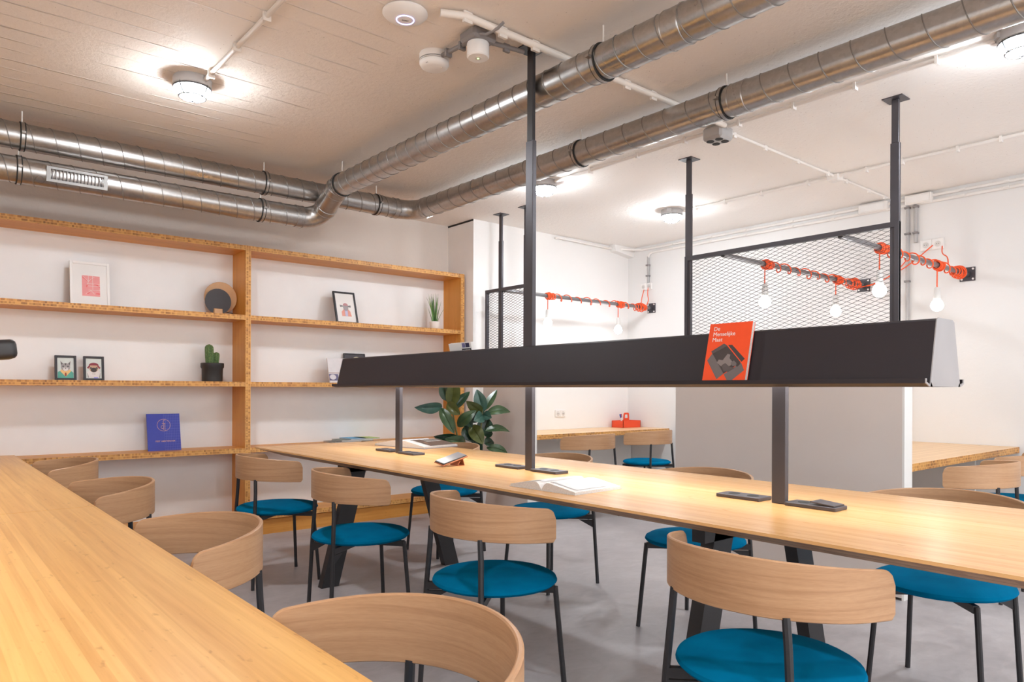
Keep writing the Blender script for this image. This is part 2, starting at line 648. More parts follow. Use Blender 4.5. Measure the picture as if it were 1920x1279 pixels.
# ------------------------------------------------------------------ bookshelf
YF, YBK = 5.66, 5.955
bs = thing('bookshelf', 'long caramel bamboo wall shelving with block-patterned edges and open bays', 'bookshelf', (2.05, 5.81, 0))
L0 = Vector((2.05, 5.81, 0))


def bsp(name, a, b, mats, mi):
    a, b = Vector(a) - L0, Vector(b) - L0
    return MB().box(a, b, mats=mi).build(name, mats, bs)


UP = [(-0.05, -0.008), (2.03, 2.072), (4.122, 4.165)]
for x0, x1 in UP:
    c = (x0 + x1) / 2
    o = MB().box((x0 - c, YF - 5.81, 0), (x1 - c, YBK - 5.81, 2.303), mats=[0, 1, 1, 0, 0, 0]).build('upright', [M['upright'], M['edge_v']], bs)
    o.location.x = c - 2.05
for (a, b) in ((UP[0][1], UP[1][0]), (UP[1][1], UP[2][0])):
    for zt in (2.303, 1.754, 1.228, 0.705, 0.165):
        o = MB().box((a - 2.05, YF - 5.81, -0.038), (b - 2.05, YBK - 5.81, 0), mats=[0, 0, 1, 0, 0, 0]).build('shelf_board', [M['shelf'], M['edge']], bs)
        o.location.z = zt
    bsp('plinth', (a, 5.69, 0), (b, 5.72, 0.118), [M['shelf']], [0] * 6)
bsp('back_panel', (-2.0, YBK, 0.0), (4.165, YBK + 0.012, 2.30), [M['panel_white']], [0] * 6)

# ------------------------------------------------------------------ counter in the foreground
ct = thing('counter', 'wide caramel bamboo counter in the foreground running to the shelving', 'counter', (-0.14, 2.3, 0))
for y0, y1 in ((-1.0, 3.018), (3.022, 5.655)):
    o = MB().box((-0.71, y0 - 2.3, 0.695), (0.670, y1 - 2.3, 0.735), mats=[0, 0, 0, 1, 0, 1]).build('worktop', [M['counter'], M['edge_y']], ct)
for y in (-0.7, 2.2, 4.9):
    MB().box((-0.45, y - 2.3 - 0.02, 0.0), (0.2, y - 2.3 + 0.02, 0.695)).build('support_panel', M['partition_end'], ct)

# ------------------------------------------------------------------ long table
T = 0.78
TX0, TX1, TY0, TY1 = 1.795, 2.832, 0.34, 4.82
tb = thing('long_table', 'long bamboo communal table with chamfered dark edge and black trestle legs', 'table', (2.31, 2.58, 0))


def tabletop():
    mb = MB()
    zb, zl, i = 0.722, T - 0.009, 0.145
    R = [(TX0, TY0), (TX1, TY0), (TX1, TY1), (TX0, TY1)]
    I = [(TX0 + i, TY0 + i), (TX1 - i, TY0 + i), (TX1 - i, TY1 - i), (TX0 + i, TY1 - i)]
    vs = [(x - 2.31, y - 2.58, T) for x, y in R] + [(x - 2.31, y - 2.58, zl) for x, y in R] + [(x - 2.31, y - 2.58, zb) for x, y in I]
    mb.add(vs, [(0, 1, 2, 3)] + [(k, (k + 1) % 4, 4 + (k + 1) % 4, 4 + k) for k in range(4)], 0)
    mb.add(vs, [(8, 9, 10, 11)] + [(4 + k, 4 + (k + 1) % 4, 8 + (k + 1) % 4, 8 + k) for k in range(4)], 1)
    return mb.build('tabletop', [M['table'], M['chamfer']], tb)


tabletop()
for y in (3.97, 1.42):
    for sg in (-1, 1):
        mb = MB()
        xt, xb = 2.34 + sg * 0.24, 2.35 + sg * 0.44
        w = 0.055
        vs = []
        for (x, z) in ((xt, 0.722), (xb, 0.0)):
            vs += [(x - w - 2.31, y - 0.05 - 2.58, z), (x + w - 2.31, y - 0.05 - 2.58, z), (x + w - 2.31, y - 2.58 + 0.0, z), (x - w - 2.31, y - 2.58 + 0.0, z)]
        mb.add(vs, [(3, 2, 1, 0), (4, 5, 6, 7), (0, 1, 5, 4), (1, 2, 6, 5), (2, 3, 7, 6), (3, 0, 4, 7)])
        mb.build('leg', M['black'], tb)
    MB().box((1.98 - 2.31, y - 0.05 - 2.58, 0.672), (2.70 - 2.31, y - 2.58, 0.722)).build('crossbar', M['black'], tb)
MB().box((2.29 - 2.31, 1.42 - 2.58, 0.68), (2.34 - 2.31, 3.97 - 0.05 - 2.58, 0.72)).build('long_beam', M['black'], tb)

# ------------------------------------------------------------------ chairs
BR, BPH, BL, BOX = 0.307, radians(16.1), 0.064, 0.064


def chair_backrest(parent):
    n = 44
    pts = []
    s = 0
    al0, al1 = pi / 2 + BPH, 3 * pi / 2 - BPH
    arc = BR * (al1 - al0)
    m2 = 7
    tot = arc + 2 * BL
    ts = [BL * (k / m2) ** 1.0 for k in range(m2)] + [BL + arc * k / n for k in range(n + 1)] + [BL + arc + BL * (k + 1) / m2 for k in range(m2)]

    def P(s, off):
        if s < BL:
            a, e = al0, BL - s
            nx, ny = cos(a), sin(a)
            return ((BR + off) * nx + e * cos(BPH), (BR + off) * ny + e * sin(BPH))
        if s > BL + arc:
            a, e = al1, s - BL - arc
            nx, ny = cos(a), sin(a)
            return ((BR + off) * nx + e * cos(BPH), (BR + off) * ny - e * sin(BPH))
        a = al0 + (s - BL) / BR
        return ((BR + off) * cos(a), (BR + off) * sin(a))
    vs, fs, uv = [], [], []
    rows = 5
    tk = 0.0115
    for s in ts:
        x, y = P(s, 0)
        t = (x + BR) / (0.30)
        t = min(1, max(0, t))
        zt = 0.773 + (0.741 - 0.773) * t
        zb = 0.632 + (0.621 - 0.632) * t
        e = min(s, tot - s)
        rt, rb = 0.034, 0.014
        if e < rt:
            zt -= rt - sqrt(max(0, rt * rt - (rt - e) ** 2))
        if e < rb:
            zb += rb - sqrt(max(0, rb * rb - (rb - e) ** 2))
        ring = [(0, zb + 0.0025), (0, zt - 0.003), (-0.003, zt), (-tk + 0.003, zt), (-tk, zt - 0.003), (-tk, zb + 0.0025), (-tk + 0.003, zb), (-0.003, zb)]
        for off, z in ring:
            px, py = P(s, off)
            vs.append((px + BOX, py, z))
            uv.append((s, z + (0.4 if off < -0.006 else 0)))
    k = 8
    for i in range(len(ts) - 1):
        for j in range(k):
            j2 = (j + 1) % k
            fs.append((i * k + j, i * k + j2, (i + 1) * k + j2, (i + 1) * k + j))
    fs.append(tuple(range(k))[::-1])
    fs.append(tuple((len(ts) - 1) * k + j for j in range(k)))
    mb = MB().add(vs, fs)
    o = mb.build('backrest', M['beech'], parent, smooth=True)
    ul = o.data.uv_layers.new(name='UVMap')
    for lp in o.data.loops:
        ul.data[lp.index].uv = uv[lp.vertex_index]
    return o


def make_chair(label):
    t = thing('armchair', label, 'chair')
    chair_backrest(t)
    R = 0.243
    prof = [(0.0, 0.420), (R - 0.035, 0.420), (R - 0.010, 0.427), (R, 0.437), (R - 0.004, 0.447), (R - 0.02, 0.456), (R - 0.06, 0.462), (R - 0.14, 0.465), (0, 0.466)]
    MB().lathe(prof, 48).build('seat', M['teal'], t, smooth=True)
    r = 0.0105
    for sy in (-1, 1):
        MB().tube([(-0.214, sy * 0.203, 0.0), (-0.197, sy * 0.183, 0.42), (-0.190, sy * 0.172, 0.56), (-0.1885, sy * 0.165, 0.637)], r, 8).build('leg', M['black'], t, smooth=True)
        MB().tube([(0.192, sy * 0.197, 0.0), (0.165, sy * 0.168, 0.414)], r, 8).build('leg', M['black'], t, smooth=True)
    f = MB()
    for sy in (-1, 1):
        f.bar((-0.197, sy * 0.183, 0.404), (0.166, -sy * 0.166, 0.404), 0.02, 0.028)
        # gusset
        p = Vector((-0.2, sy * 0.182, 0.0))
        d = Vector((0.366, -sy * 0.348, 0)).normalized()
        nrm = Vector((-d.y, d.x, 0)) * 0.006
        tri = [p + Vector((0, 0, 0.385)), p + d * 0.09 + Vector((0, 0, 0.385)), p + Vector((0, 0, 0.335))]
        f.add([q - nrm for q in tri] + [q + nrm for q in tri], [(0, 1, 2), (5, 4, 3), (0, 1, 4, 3), (1, 2, 5, 4), (2, 0, 3, 5)])
    f.build('seat_frame', M['black'], t)
    return t


CH = [
    # near side of the long table
    (1.757, 4.335, -3, 'plywood armchair with teal seat on near side of long table, next to the shelving'),
    (1.757, 3.262, -10, 'plywood armchair with teal seat, second from the shelving on near side of long table'),
    (1.749, 2.171, -2.1, 'plywood armchair with teal seat, third from the shelving, centre of the picture'),
    (1.773, 1.027, -1.8, 'largest teal-seated plywood armchair at bottom right on near side of long table'),
    # far side
    (2.99, 4.30, 180, 'plywood armchair tucked under far side of long table in front of the rubber plant'),
    (2.985, 3.18, 180, 'plywood armchair tucked under far side of table behind the middle lamp post'),
    (2.965, 2.11, 180, 'plywood armchair tucked under far side of table before the large grey partition'),
    (3.03, 1.03, 180, 'plywood armchair tucked under far side of table at right edge of the picture'),
    # counter
    (0.59, 4.675, 180, 'plywood armchair pushed against foreground counter, farthest and nearest the shelving'),
    (0.595, 3.482, 180, 'plywood armchair pushed against foreground counter, second from the shelving'),
    (0.60, 2.25, 180, 'plywood armchair pushed against foreground counter, third from the shelving'),
    (0.572, 1.045, 180, 'nearest plywood armchair at the counter, cut off by bottom of the picture'),
    # booth desk at the far wall
    (4.86, 4.66, 90, 'plywood armchair at far booth desk, left one by the socket'),
    (5.80, 4.72, 90, 'plywood armchair at far booth desk, right one below the red caddy'),
    # booth desk right
    (4.79, 1.48, 90, 'plywood armchair at right-hand booth desk, nearer one beside the partition end'),
    (5.72, 1.50, 90, 'plywood armchair at right-hand booth desk, cut off by right edge of picture'),
]
ch0 = make_chair(CH[0][3])
ch0['group'] = 'matching teal-seated plywood armchairs'
for i, (x, y, rz, lb) in enumerate(CH):
    if i == 0:
        ch0.location = (x, y, 0)
        ch0.rotation_euler = (0, 0, radians(rz))
    else:
        dup(ch0, (x, y, 0), radians(rz), lb)

# ------------------------------------------------------------------ long lamp above the table
LX = 2.312
lt = thing('shelf_lamp', 'long black trough lamp carried on posts above the communal table', 'lamp', (LX, 2.6, 0))
LY0, LY1 = 0.78, 4.43


def trough(par, y0, y1, cap_mats):
    # pressed sheet: base with upturned lips, trapezoid hood on top
    b = MB()
    poly = [(-0.148, 1.207), (-0.148, 1.193), (-0.122, 1.184), (-0.05, 1.184), (-0.05, 1.188), (-0.12, 1.188), (-0.142, 1.196), (-0.142, 1.207)]
    b.prism(poly, y0, y1)
    b.prism([(-x, z) for x, z in poly][::-1], y0, y1)
    b.prism([(-0.05, 1.184), (-0.046, 1.184), (-0.046, 1.235), (-0.05, 1.235)], y0, y1)
    b.prism([(0.046, 1.184), (0.05, 1.184), (0.05, 1.235), (0.046, 1.235)], y0, y1)
    b.build('base_tray', cap_mats[0], par)
    h = MB()
    out = [(-0.114, 1.188), (-0.068, 1.374), (-0.058, 1.380), (0.05, 1.380), (0.064, 1.372), (0.114, 1.188)]
    inn = [(x * 0.965, z - 0.004) for x, z in out]
    poly = out + inn[::-1]
    n = len(out)
    for k in range(n - 1):
        h.prism([out[k], out[k + 1], inn[k + 1], inn[k]], y0, y1)
    h.build('hood', cap_mats[0], par)
    c = MB()
    for y, s in ((y0, -1), (y1, 1)):
        ya, yb = (y - 0.003, y) if s < 0 else (y, y + 0.003)
        c = MB()
        c.prism([(-0.116, 1.184), (-0.069, 1.376), (-0.058, 1.382), (0.05, 1.382), (0.066, 1.375), (0.116, 1.184)], ya, yb)
        for sg in (-1, 1):
            pl = [(sg * 0.100, 1.184), (sg * 0.122, 1.184), (sg * 0.148, 1.193), (sg * 0.148, 1.207), (sg * 0.142, 1.207), (sg * 0.142, 1.197), (sg * 0.120, 1.190), (sg * 0.110, 1.196)]
            c.prism(pl if sg > 0 else pl[::-1], ya, yb)
        c.build('end_cap', cap_mats[1], par)
    MB().box((-0.044, y0 + 0.03, 1.226), (0.044, y1 - 0.03, 1.232)).build('led_strip', M['led'], par)
    MB().box((-0.046, y0, 1.2325), (0.046, y1, 1.2365)).build('strip_carrier', M['white'], par)


trough(lt, LY0 - 2.6, LY1 - 2.6, [M['black_trough'], M['steel']])
for y in (3.816, 1.295):
    MB().bbox((-0.011, y - 2.6 - 0.026, T), (0.011, y - 2.6 + 0.026, 1.226), 0.002).build('post', M['charcoal'], lt)
MB().bbox((-0.011, -0.026, T), (0.011, 0.026, 1.226), 0.002).build('post', M['charcoal'], lt)
p = MB().bbox((-0.0125, -0.026, 1.382), (0.0125, 0.026, 2.38), 0.002)
p.build('ceiling_post', M['charcoal'], lt)
MB().bbox((-0.0095, -0.021, 2.38), (0.0095, 0.021, CE - 0.006), 0.002).build('telescopic_tube', M['black'], lt)
pl = MB().box((-0.06, -0.06, CE - 0.006), (0.06, 0.06, CE)).build('ceiling_plate', M['black'], lt)
for sx in (-1, 1):
    for sy in (-1, 1):
        MB().lathe([(0.006, -0.004), (0.006, 0.0)], 8, c=(sx * 0.047, sy * 0.047, CE - 0.006)).build('screw', M['steel'], pl)

# twin lamp over the counter, beside the camera
l2 = thing('shelf_lamp', 'black trough lamp hanging over the foreground counter, outside the left edge', 'lamp', (-0.16, 2.6, 0))
trough(l2, -1.9, 2.4, [M['black_trough'], M['steel']])
for y in (-1.4, 1.9):
    MB().bbox((-0.0125, y - 0.026, 1.382), (0.0125, y + 0.026, CE), 0.002).build('ceiling_post', M['charcoal'], l2)

# ------------------------------------------------------------------ partitions with mesh tops


def partition(label, y0, y1, posts, mesh0, mesh1, ztop=1.45):
    X0, X1 = 4.242, 4.35
    cy = (y0 + y1) / 2
    t = thing('mesh_partition', label, 'partition', (4.29, cy, 0))

    def bx(name, a, b, m, bev=0):
        a = (a[0] - 4.29, a[1] - cy, a[2])
        b = (b[0] - 4.29, b[1] - cy, b[2])
        mb = MB().bbox(a, b, bev) if bev else MB().box(a, b)
        return mb.build(name, m, t)
    bx('front_panel', (X0, y0 + 0.012, 0.015), (X0 + 0.012, y1 - 0.002, ztop), M['partition'])
    bx('rear_panel', (X1 - 0.012, y0 + 0.012, 0.015), (X1, y1 - 0.002, ztop), M['partition_end'])
    bx('end_trim', (X0, y0, 0.0), (X1, y0 + 0.012, ztop), M['partition_end'])
    bx('end_trim', (X0 + 0.012, y1 - 0.014, 0.0), (X1 - 0.012, y1 - 0.002, ztop), M['partition_end'])
    bx('top_cap', (X0, y0, ztop), (X1, y1, ztop + 0.012), M['partition_end'])
    zr = 2.132
    for y in posts:
        bx('post', (4.268, y - 0.025, ztop + 0.012), (4.29, y + 0.025, 2.58), M['charcoal'], 0.002)
        bx('telescopic_tube', (4.27, y - 0.02, 2.58), (4.288, y + 0.02, CE - 0.005), M['charcoal'], 0.002)
        bx('ceiling_plate', (4.279 - 0.055, y - 0.055, CE - 0.005), (4.279 + 0.055, y + 0.055, CE), M['charcoal'])
    bx('top_rail', (4.262, mesh0, zr - 0.03), (4.292, mesh1, zr), M['charcoal'])
    for y in (mesh0, mesh1 - 0.025):
        bx('side_rail', (4.262, y, ztop + 0.012), (4.292, y + 0.025, zr - 0.03), M['charcoal'])
    # expanded metal: strands crossing in two directions
    mb = MB()
    a0, a1, b0, b1 = mesh0 + 0.025, mesh1 - 0.025, ztop + 0.012, zr - 0.03
    cw, chh = 0.066, 0.0245
    sl = chh / cw
    for sg in (1, -1):
        k0 = int((b0 - sl * (a1 - a0)) / chh) - 60
        n = int((a1 - a0) / cw + (b1 - b0) / chh) + 4
        for k in range(n):
            c = b0 - (sl * (a1 - a0) if sg > 0 else 0) + k * chh
            # z = c + sg*sl*(y-a0)
            ya, yb = a0, a1
            za, zb_ = c + sg * sl * 0, c + sg * sl * (a1 - a0)
            pts = []
            lo, hi = (b0, b1)
            s = sg * sl
            yl, yh_ = a0 + (lo - c) / s, a0 + (hi - c) / s
            y_in, y_out = max(a0, min(yl, yh_)), min(a1, max(yl, yh_))
            if y_out - y_in < 0.004:
                continue
            q0 = (4.277 - 4.29, y_in - cy, c + s * (y_in - a0))
            q1 = (4.277 - 4.29, y_out - cy, c + s * (y_out - a0))
            mb.bar(q0, q1, 0.003, 0.0019)
    o = mb.build('expanded_mesh', M['black'], t, fix=False)
    o['kind'] = 'stuff'
    return t


partition('wide taupe partition with black mesh top behind the long table', 1.633, 3.19, (1.700, 3.105), 1.675, 3.13)
partition('narrow taupe partition with black mesh top beside the rubber plant', 4.80, 5.455, (4.875, 5.235), 4.85, 5.455)

# ------------------------------------------------------------------ booth desks


def desk(label, x0, x1, y0, y1, z, panels):
    cx, cy = (x0 + x1) / 2, (y0 + y1) / 2
    t = thing('booth_desk', label, 'desk', (cx, cy, 0))
    MB().box((x0 - cx, y0 - cy, z - 0.045), (x1 - cx, y1 - cy, z), mats=[0, 0, 1, 1, 1, 1]).build('desktop', [M['desk'], M['edge']], t)
    for a, b in panels:
        MB().box((a[0] - cx, a[1] - cy, a[2]), (b[0] - cx, b[1] - cy, b[2])).build('support_panel', M['partition_end'], t)
    return t


desk('bamboo wall desk with red caddy in the far booth', 4.36, XB - 0.003, 4.945, YB - 0.003, 0.75,
     [((4.37, YB - 0.06, 0), (XB - 0.01, YB - 0.03, 0.705))])
desk('bamboo desk in the right-hand booth behind the wide partition', 4.36, XB - 0.003, 1.667, 3.15, 0.75,
     [((4.40, 1.95, 0), (4.43, 2.9, 0.705)), ((6.42, 1.95, 0), (6.45, 2.9, 0.705))])

# ------------------------------------------------------------------ ventilation ducts
DR = 0.079


def arc3(p0, pc, p1, r, n=10):
    """fillet of radius r at corner pc between p0 and p1"""
    p0, pc, p1 = Vector(p0), Vector(pc), Vector(p1)
    a, b = (p0 - pc).normalized(), (p1 - pc).normalized()
    ang = a.angle(b)
    d = r / math.tan(ang / 2)
    s, e = pc + a * d, pc + b * d
    cen = pc + (a + b).normalized() * (r / sin(ang / 2))
    u, v = s - cen, e - cen
    tot = u.angle(v)
    out = []
    for k in range(n + 1):
        t = k / n
        out.append(cen + (u * sin((1 - t) * tot) + v * sin(t * tot)) / sin(tot))
    return out


def helix(mb, p, q, pitch, r, w=0.0035, phase=0.0):
    p, q = Vector(p), Vector(q)
    d = (q - p)
    L = d.length
    d.normalize()
    a = d.cross(Vector((0, 0, 1))).normalized()
    b = a.cross(d)
    n = int(L / pitch * 28)
    pts = []
    for k in range(n + 1):
        s = L * k / n
        an = -2 * pi * s / pitch + phase
        pts.append(p + d * s + (a * cos(an) + b * sin(an)) * r)
    mb.tube(pts, w, 5)


def duct_clamp(par, c, d, rod_to=None, rod2=None):
    c, d = Vector(c), Vector(d).normalized()
    a = d.cross(Vector((0, 0, 1))).normalized()
    b = a.cross(d)
    m = MB()
    for s in (-0.011, 0.011):
        pts = [c + d * s + (a * cos(2 * pi * k / 28) + b * sin(2 * pi * k / 28)) * (DR + 0.004) for k in range(28)]
        m.tube(pts, 0.0045, 5, closed=True)
    o = m.build('clamp_gasket', M['rubber'], par, smooth=True)
    m = MB()
    vs = []
    for k in range(28):
        an = 2 * pi * k / 28
        for s, rr in ((-0.009, DR + 0.004), (0.009, DR + 0.004), (0.009, DR + 0.0075), (-0.009, DR + 0.0075)):
            vs.append(c + d * s + (a * cos(an) + b * sin(an)) * rr)
    fs = []
    for k in range(28):
        k2 = (k + 1) % 28
        for j in range(4):
            j2 = (j + 1) % 4
            fs.append((k * 4 + j, k * 4 + j2, k2 * 4 + j2, k2 * 4 + j))
    m.add(vs, fs)
    for sg in (-1, 1):
        m.bar(c + a * sg * (DR + 0.004), c + a * sg * (DR + 0.03), 0.02, 0.012)
    m.build('clamp_band', M['galv'], par, smooth=True)
    if rod_to is not None:
        MB().tube([c + Vector((0, 0, DR + 0.005)), Vector((c.x, c.y, rod_to))], 0.004, 8).build('hanger_rod', M['cream'], par, smooth=True)


def sleeve(par, c, d, L=0.05, r=None):
    c, d = Vector(c), Vector(d).normalized()
    r = r or DR + 0.003
    MB().tube([c - d * L / 2, c - d * (L / 2 - 0.002), c + d * (L / 2 - 0.002), c + d * L / 2], [r - 0.002, r, r, r - 0.002], 28, cap=False).build('sleeve', M['galv'], par, smooth=True)
    m = MB()
    for s in (-L / 2 + 0.004, L / 2 - 0.004):
        a = d.cross(Vector((0, 0, 1))).normalized()
        b = a.cross(d)
        m.tube([c + d * s + (a * cos(2 * pi * k / 28) + b * sin(2 * pi * k / 28)) * r for k in range(28)], 0.0028, 5, closed=True)
    m.build('bead', M['galv'], par, smooth=True)


def section(par, p, q, pitch=0.122, phase=0.0):
    MB().tube([p, q], DR, 36, cap=True).build('pipe', M['galv'], par, smooth=True)
    m = MB()
    helix(m, p, q, pitch, DR + 0.0005, 0.003, phase)
    m.build('spiral_seam', M['seam'], par, smooth=True)


def elbow(par, pts):
    MB().tube(pts, DR, 32, cap=False).build('elbow', M['galv'], par, smooth=True)


# duct that runs high on the shelf wall and turns along the right
YW, ZU, ZL = 5.17, 2.677, 2.475
dA = thing('ventilation_duct', 'galvanised spiral duct, upper pipe on shelf wall turning along the room', 'duct')
E1 = arc3((0, YW, ZU), (3.27, YW, ZU), (3.27, 0, ZU), 0.16)
section(dA, (-2.6, YW, ZU), tuple(E1[0]), 0.121, 0.6)
elbow(dA, E1)
section(dA, tuple(E1[-1]), (3.27, -3.0, ZU), 0.148, 0.2)
for x in (0.517, 1.985, 2.91):
    duct_clamp(dA, (x, YW, ZU), (1, 0, 0), CE)
for y in (3.2, 2.14, 0.4):
    duct_clamp(dA, (3.27, y, ZU), (0, 1, 0), CE)
sleeve(dA, E1[0] + Vector((-0.03, 0, 0)), (1, 0, 0))
sleeve(dA, E1[-1] + Vector((0, -0.03, 0)), (0, 1, 0))
sleeve(dA, (3.27, 2.05, ZU), (0, 1, 0), 0.09)

dB = thing('ventilation_duct', 'galvanised spiral duct with outlet grille, lower pipe on shelf wall rising to mid ceiling', 'duct')
XD = 2.41
ELB = Vector((XD, YW, ZL))
C2 = Vector((XD, 4.84, 2.66))
E2 = arc3((0, YW, ZL), ELB, C2, 0.13)
E3 = arc3(ELB, C2, (XD, 0, 2.66), 0.12)
section(dB, (-2.6, YW, ZL), tuple(E2[0]), 0.121, 0.2)
elbow(dB, E2)
MB().tube([E2[-1], E3[0]], DR, 32, cap=False).build('pipe', M['galv'], dB, smooth=True)
elbow(dB, E3)
section(dB, tuple(E3[-1]), (XD, -3.0, 2.66), 0.113, 0.4)
for x in (0.50, 1.96):
    duct_clamp(dB, (x, YW, ZL), (1, 0, 0), ZU - DR - 0.008)
dd = (C2 - ELB).normalized()
sleeve(dB, E2[0] + Vector((-0.035, 0, 0)), (1, 0, 0), 0.06)
sleeve(dB, E3[0] - dd * 0.01, dd, 0.06)
sleeve(dB, E2[-1] + dd * 0.01, dd, 0.05)
duct_clamp(dB, E3[-1] + Vector((0, -0.03, 0)), (0, 1, 0), CE)
for y in (2.22, 0.3):
    duct_clamp(dB, (XD, y, 2.66), (0, 1, 0), CE)
sleeve(dB, (XD, 1.80, 2.66), (0, 1, 0), 0.09)
# outlet grille on the lower pipe
gx0, gx1 = 0.632, 0.957
an = radians(-16)
gy, gz = YW - (DR + 0.006) * cos(an), ZL - 0.012
gr = bpy.data.objects.new('outlet_grille', None)
COL.objects.link(gr)
gr.parent = dB
gm = MB()
hh = 0.045
gm.box((gx0, -0.004, -hh), (gx0 + 0.022, 0.02, hh)).box((gx1 - 0.022, -0.004, -hh), (gx1, 0.02, hh))
gm.box((gx0 + 0.022, -0.004, hh - 0.014), (gx1 - 0.022, 0.02, hh)).box((gx0 + 0.022, -0.004, -hh), (gx1 - 0.022, 0.02, -hh + 0.016))
bpy.data.objects.remove(gr)
gfr = gm.build('outlet_grille', M['grille'], dB, loc=(0, gy, gz))
gfr.rotation_euler = (radians(8), 0, 0)
MB().box((gx0 + 0.02, 0.016, -hh + 0.014), (gx1 - 0.02, 0.022, hh - 0.012)).build('grille_back', M['rubber'], gfr)
ns = 15
for k in range(ns):
    x = gx0 + 0.03 + (gx1 - gx0 - 0.06) * k / (ns - 1)
    s = MB().box((-0.0022, -0.002, -hh + 0.016), (0.0022, 0.014, hh - 0.014)).build('slat', M['grey_pl'], gfr, loc=(x, 0, 0))
    s.rotation_euler = (0, 0, radians(20))

# ------------------------------------------------------------------ bulkhead lamps


def bulkhead(label):
    t = thing('bulkhead_lamp', label, 'lamp', group='caged bulkhead lamps on the ceiling')
    MB().lathe([(0.0, 0), (0.094, 0), (0.097, -0.006), (0.097, -0.046), (0.09, -0.052), (0.0, -0.052)], 32).build('base', M['grey_lt'], t, smooth=True)
    dome = [(0.082, -0.0525), (0.081, -0.062), (0.074, -0.08), (0.058, -0.097), (0.034, -0.108), (0.0, -0.112)]
    gd_ = MB()
    gd_.lathe(dome[:3], 28, mi=1)
    gd_.lathe(dome[2:], 28, mi=0)
    gd_.f = [f for f in gd_.f if not (len(f) == 28)]
    gd_.mi = [1] * 56 + [0] * (len(gd_.f) - 56)
    gd_.build('glass_dome', [M['lamp_glow'], M['lamp_side']], t, smooth=True)
    m = MB()
    for k in range(4):
        a = pi * k / 4 + 0.3
        if k % 2 == 0:
            pts = [(0.093 * sin(q) * cos(a), 0.093 * sin(q) * sin(a), -0.042 - 0.078 * cos(q)) for q in [(-pi / 2) + pi * i / 16 for i in range(17)]]
            m.tube(pts, 0.0042, 6)
    for rr, z in ((0.093, -0.054), (0.066, -0.100)):
        m.tube([(rr * cos(2 * pi * k / 28), rr * sin(2 * pi * k / 28), z) for k in range(28)], 0.0042, 6, closed=True)
    m.build('wire_cage', M['cage'], t, smooth=True)
    MB().box((-0.02, 0.085, -0.03), (0.02, 0.108, -0.004)).build('hinge_lug', M['grey_lt'], t)
    return t


LMP = [
    (1.158, 4.03, 0.3, 'caged bulkhead lamp above the left bay of the shelving'),
    (3.86, 4.18, 1.0, 'caged bulkhead lamp partly behind the middle lamp post'),
    (5.36, 4.08, 2.0, 'caged bulkhead lamp over the far booth left of the wide partition'),
    (3.90, 1.00, 0.6, 'caged bulkhead lamp cut off by the top right corner'),
    (5.42, -0.7, 0.6, 'caged bulkhead lamp over the right booth, out of the picture'),
    (1.158, -0.4, 0.6, 'caged bulkhead lamp over the counter, out of the picture'),
    (-1.3, 0.2, 0.6, 'caged bulkhead lamp behind the camera on the left, out of the picture'),
    (1.2, -1.8, 0.6, 'caged bulkhead lamp behind the camera, out of the picture'),
    (4.0, -1.8, 0.6, 'caged bulkhead lamp far right behind the camera, out of the picture'),
]
b0 = bulkhead(LMP[0][3])
for i, (x, y, rz, lb) in enumerate(LMP):
    o = b0 if i == 0 else dup(b0, (0, 0, 0), 0, lb)
    o.location = (x, y, CE)
    o.rotation_euler = (0, 0, rz)

# ------------------------------------------------------------------ hanging bulbs on pipes


def wrap_cord(mb, x0, x1, turns, y, z, r, wob=0.0, n=22):
    pts = []
    m = max(8, int(turns * n))
    for k in range(m + 1):
        t = k / m
        a = 2 * pi * turns * t
        rr = r + wob * (0.5 + 0.5 * sin(a * 0.37 + x0 * 9))
        pts.append((x0 + (x1 - x0) * t, y + rr * cos(a), z + rr * sin(a) - wob * 0.35))
    mb.tube(pts, 0.0048, 6)


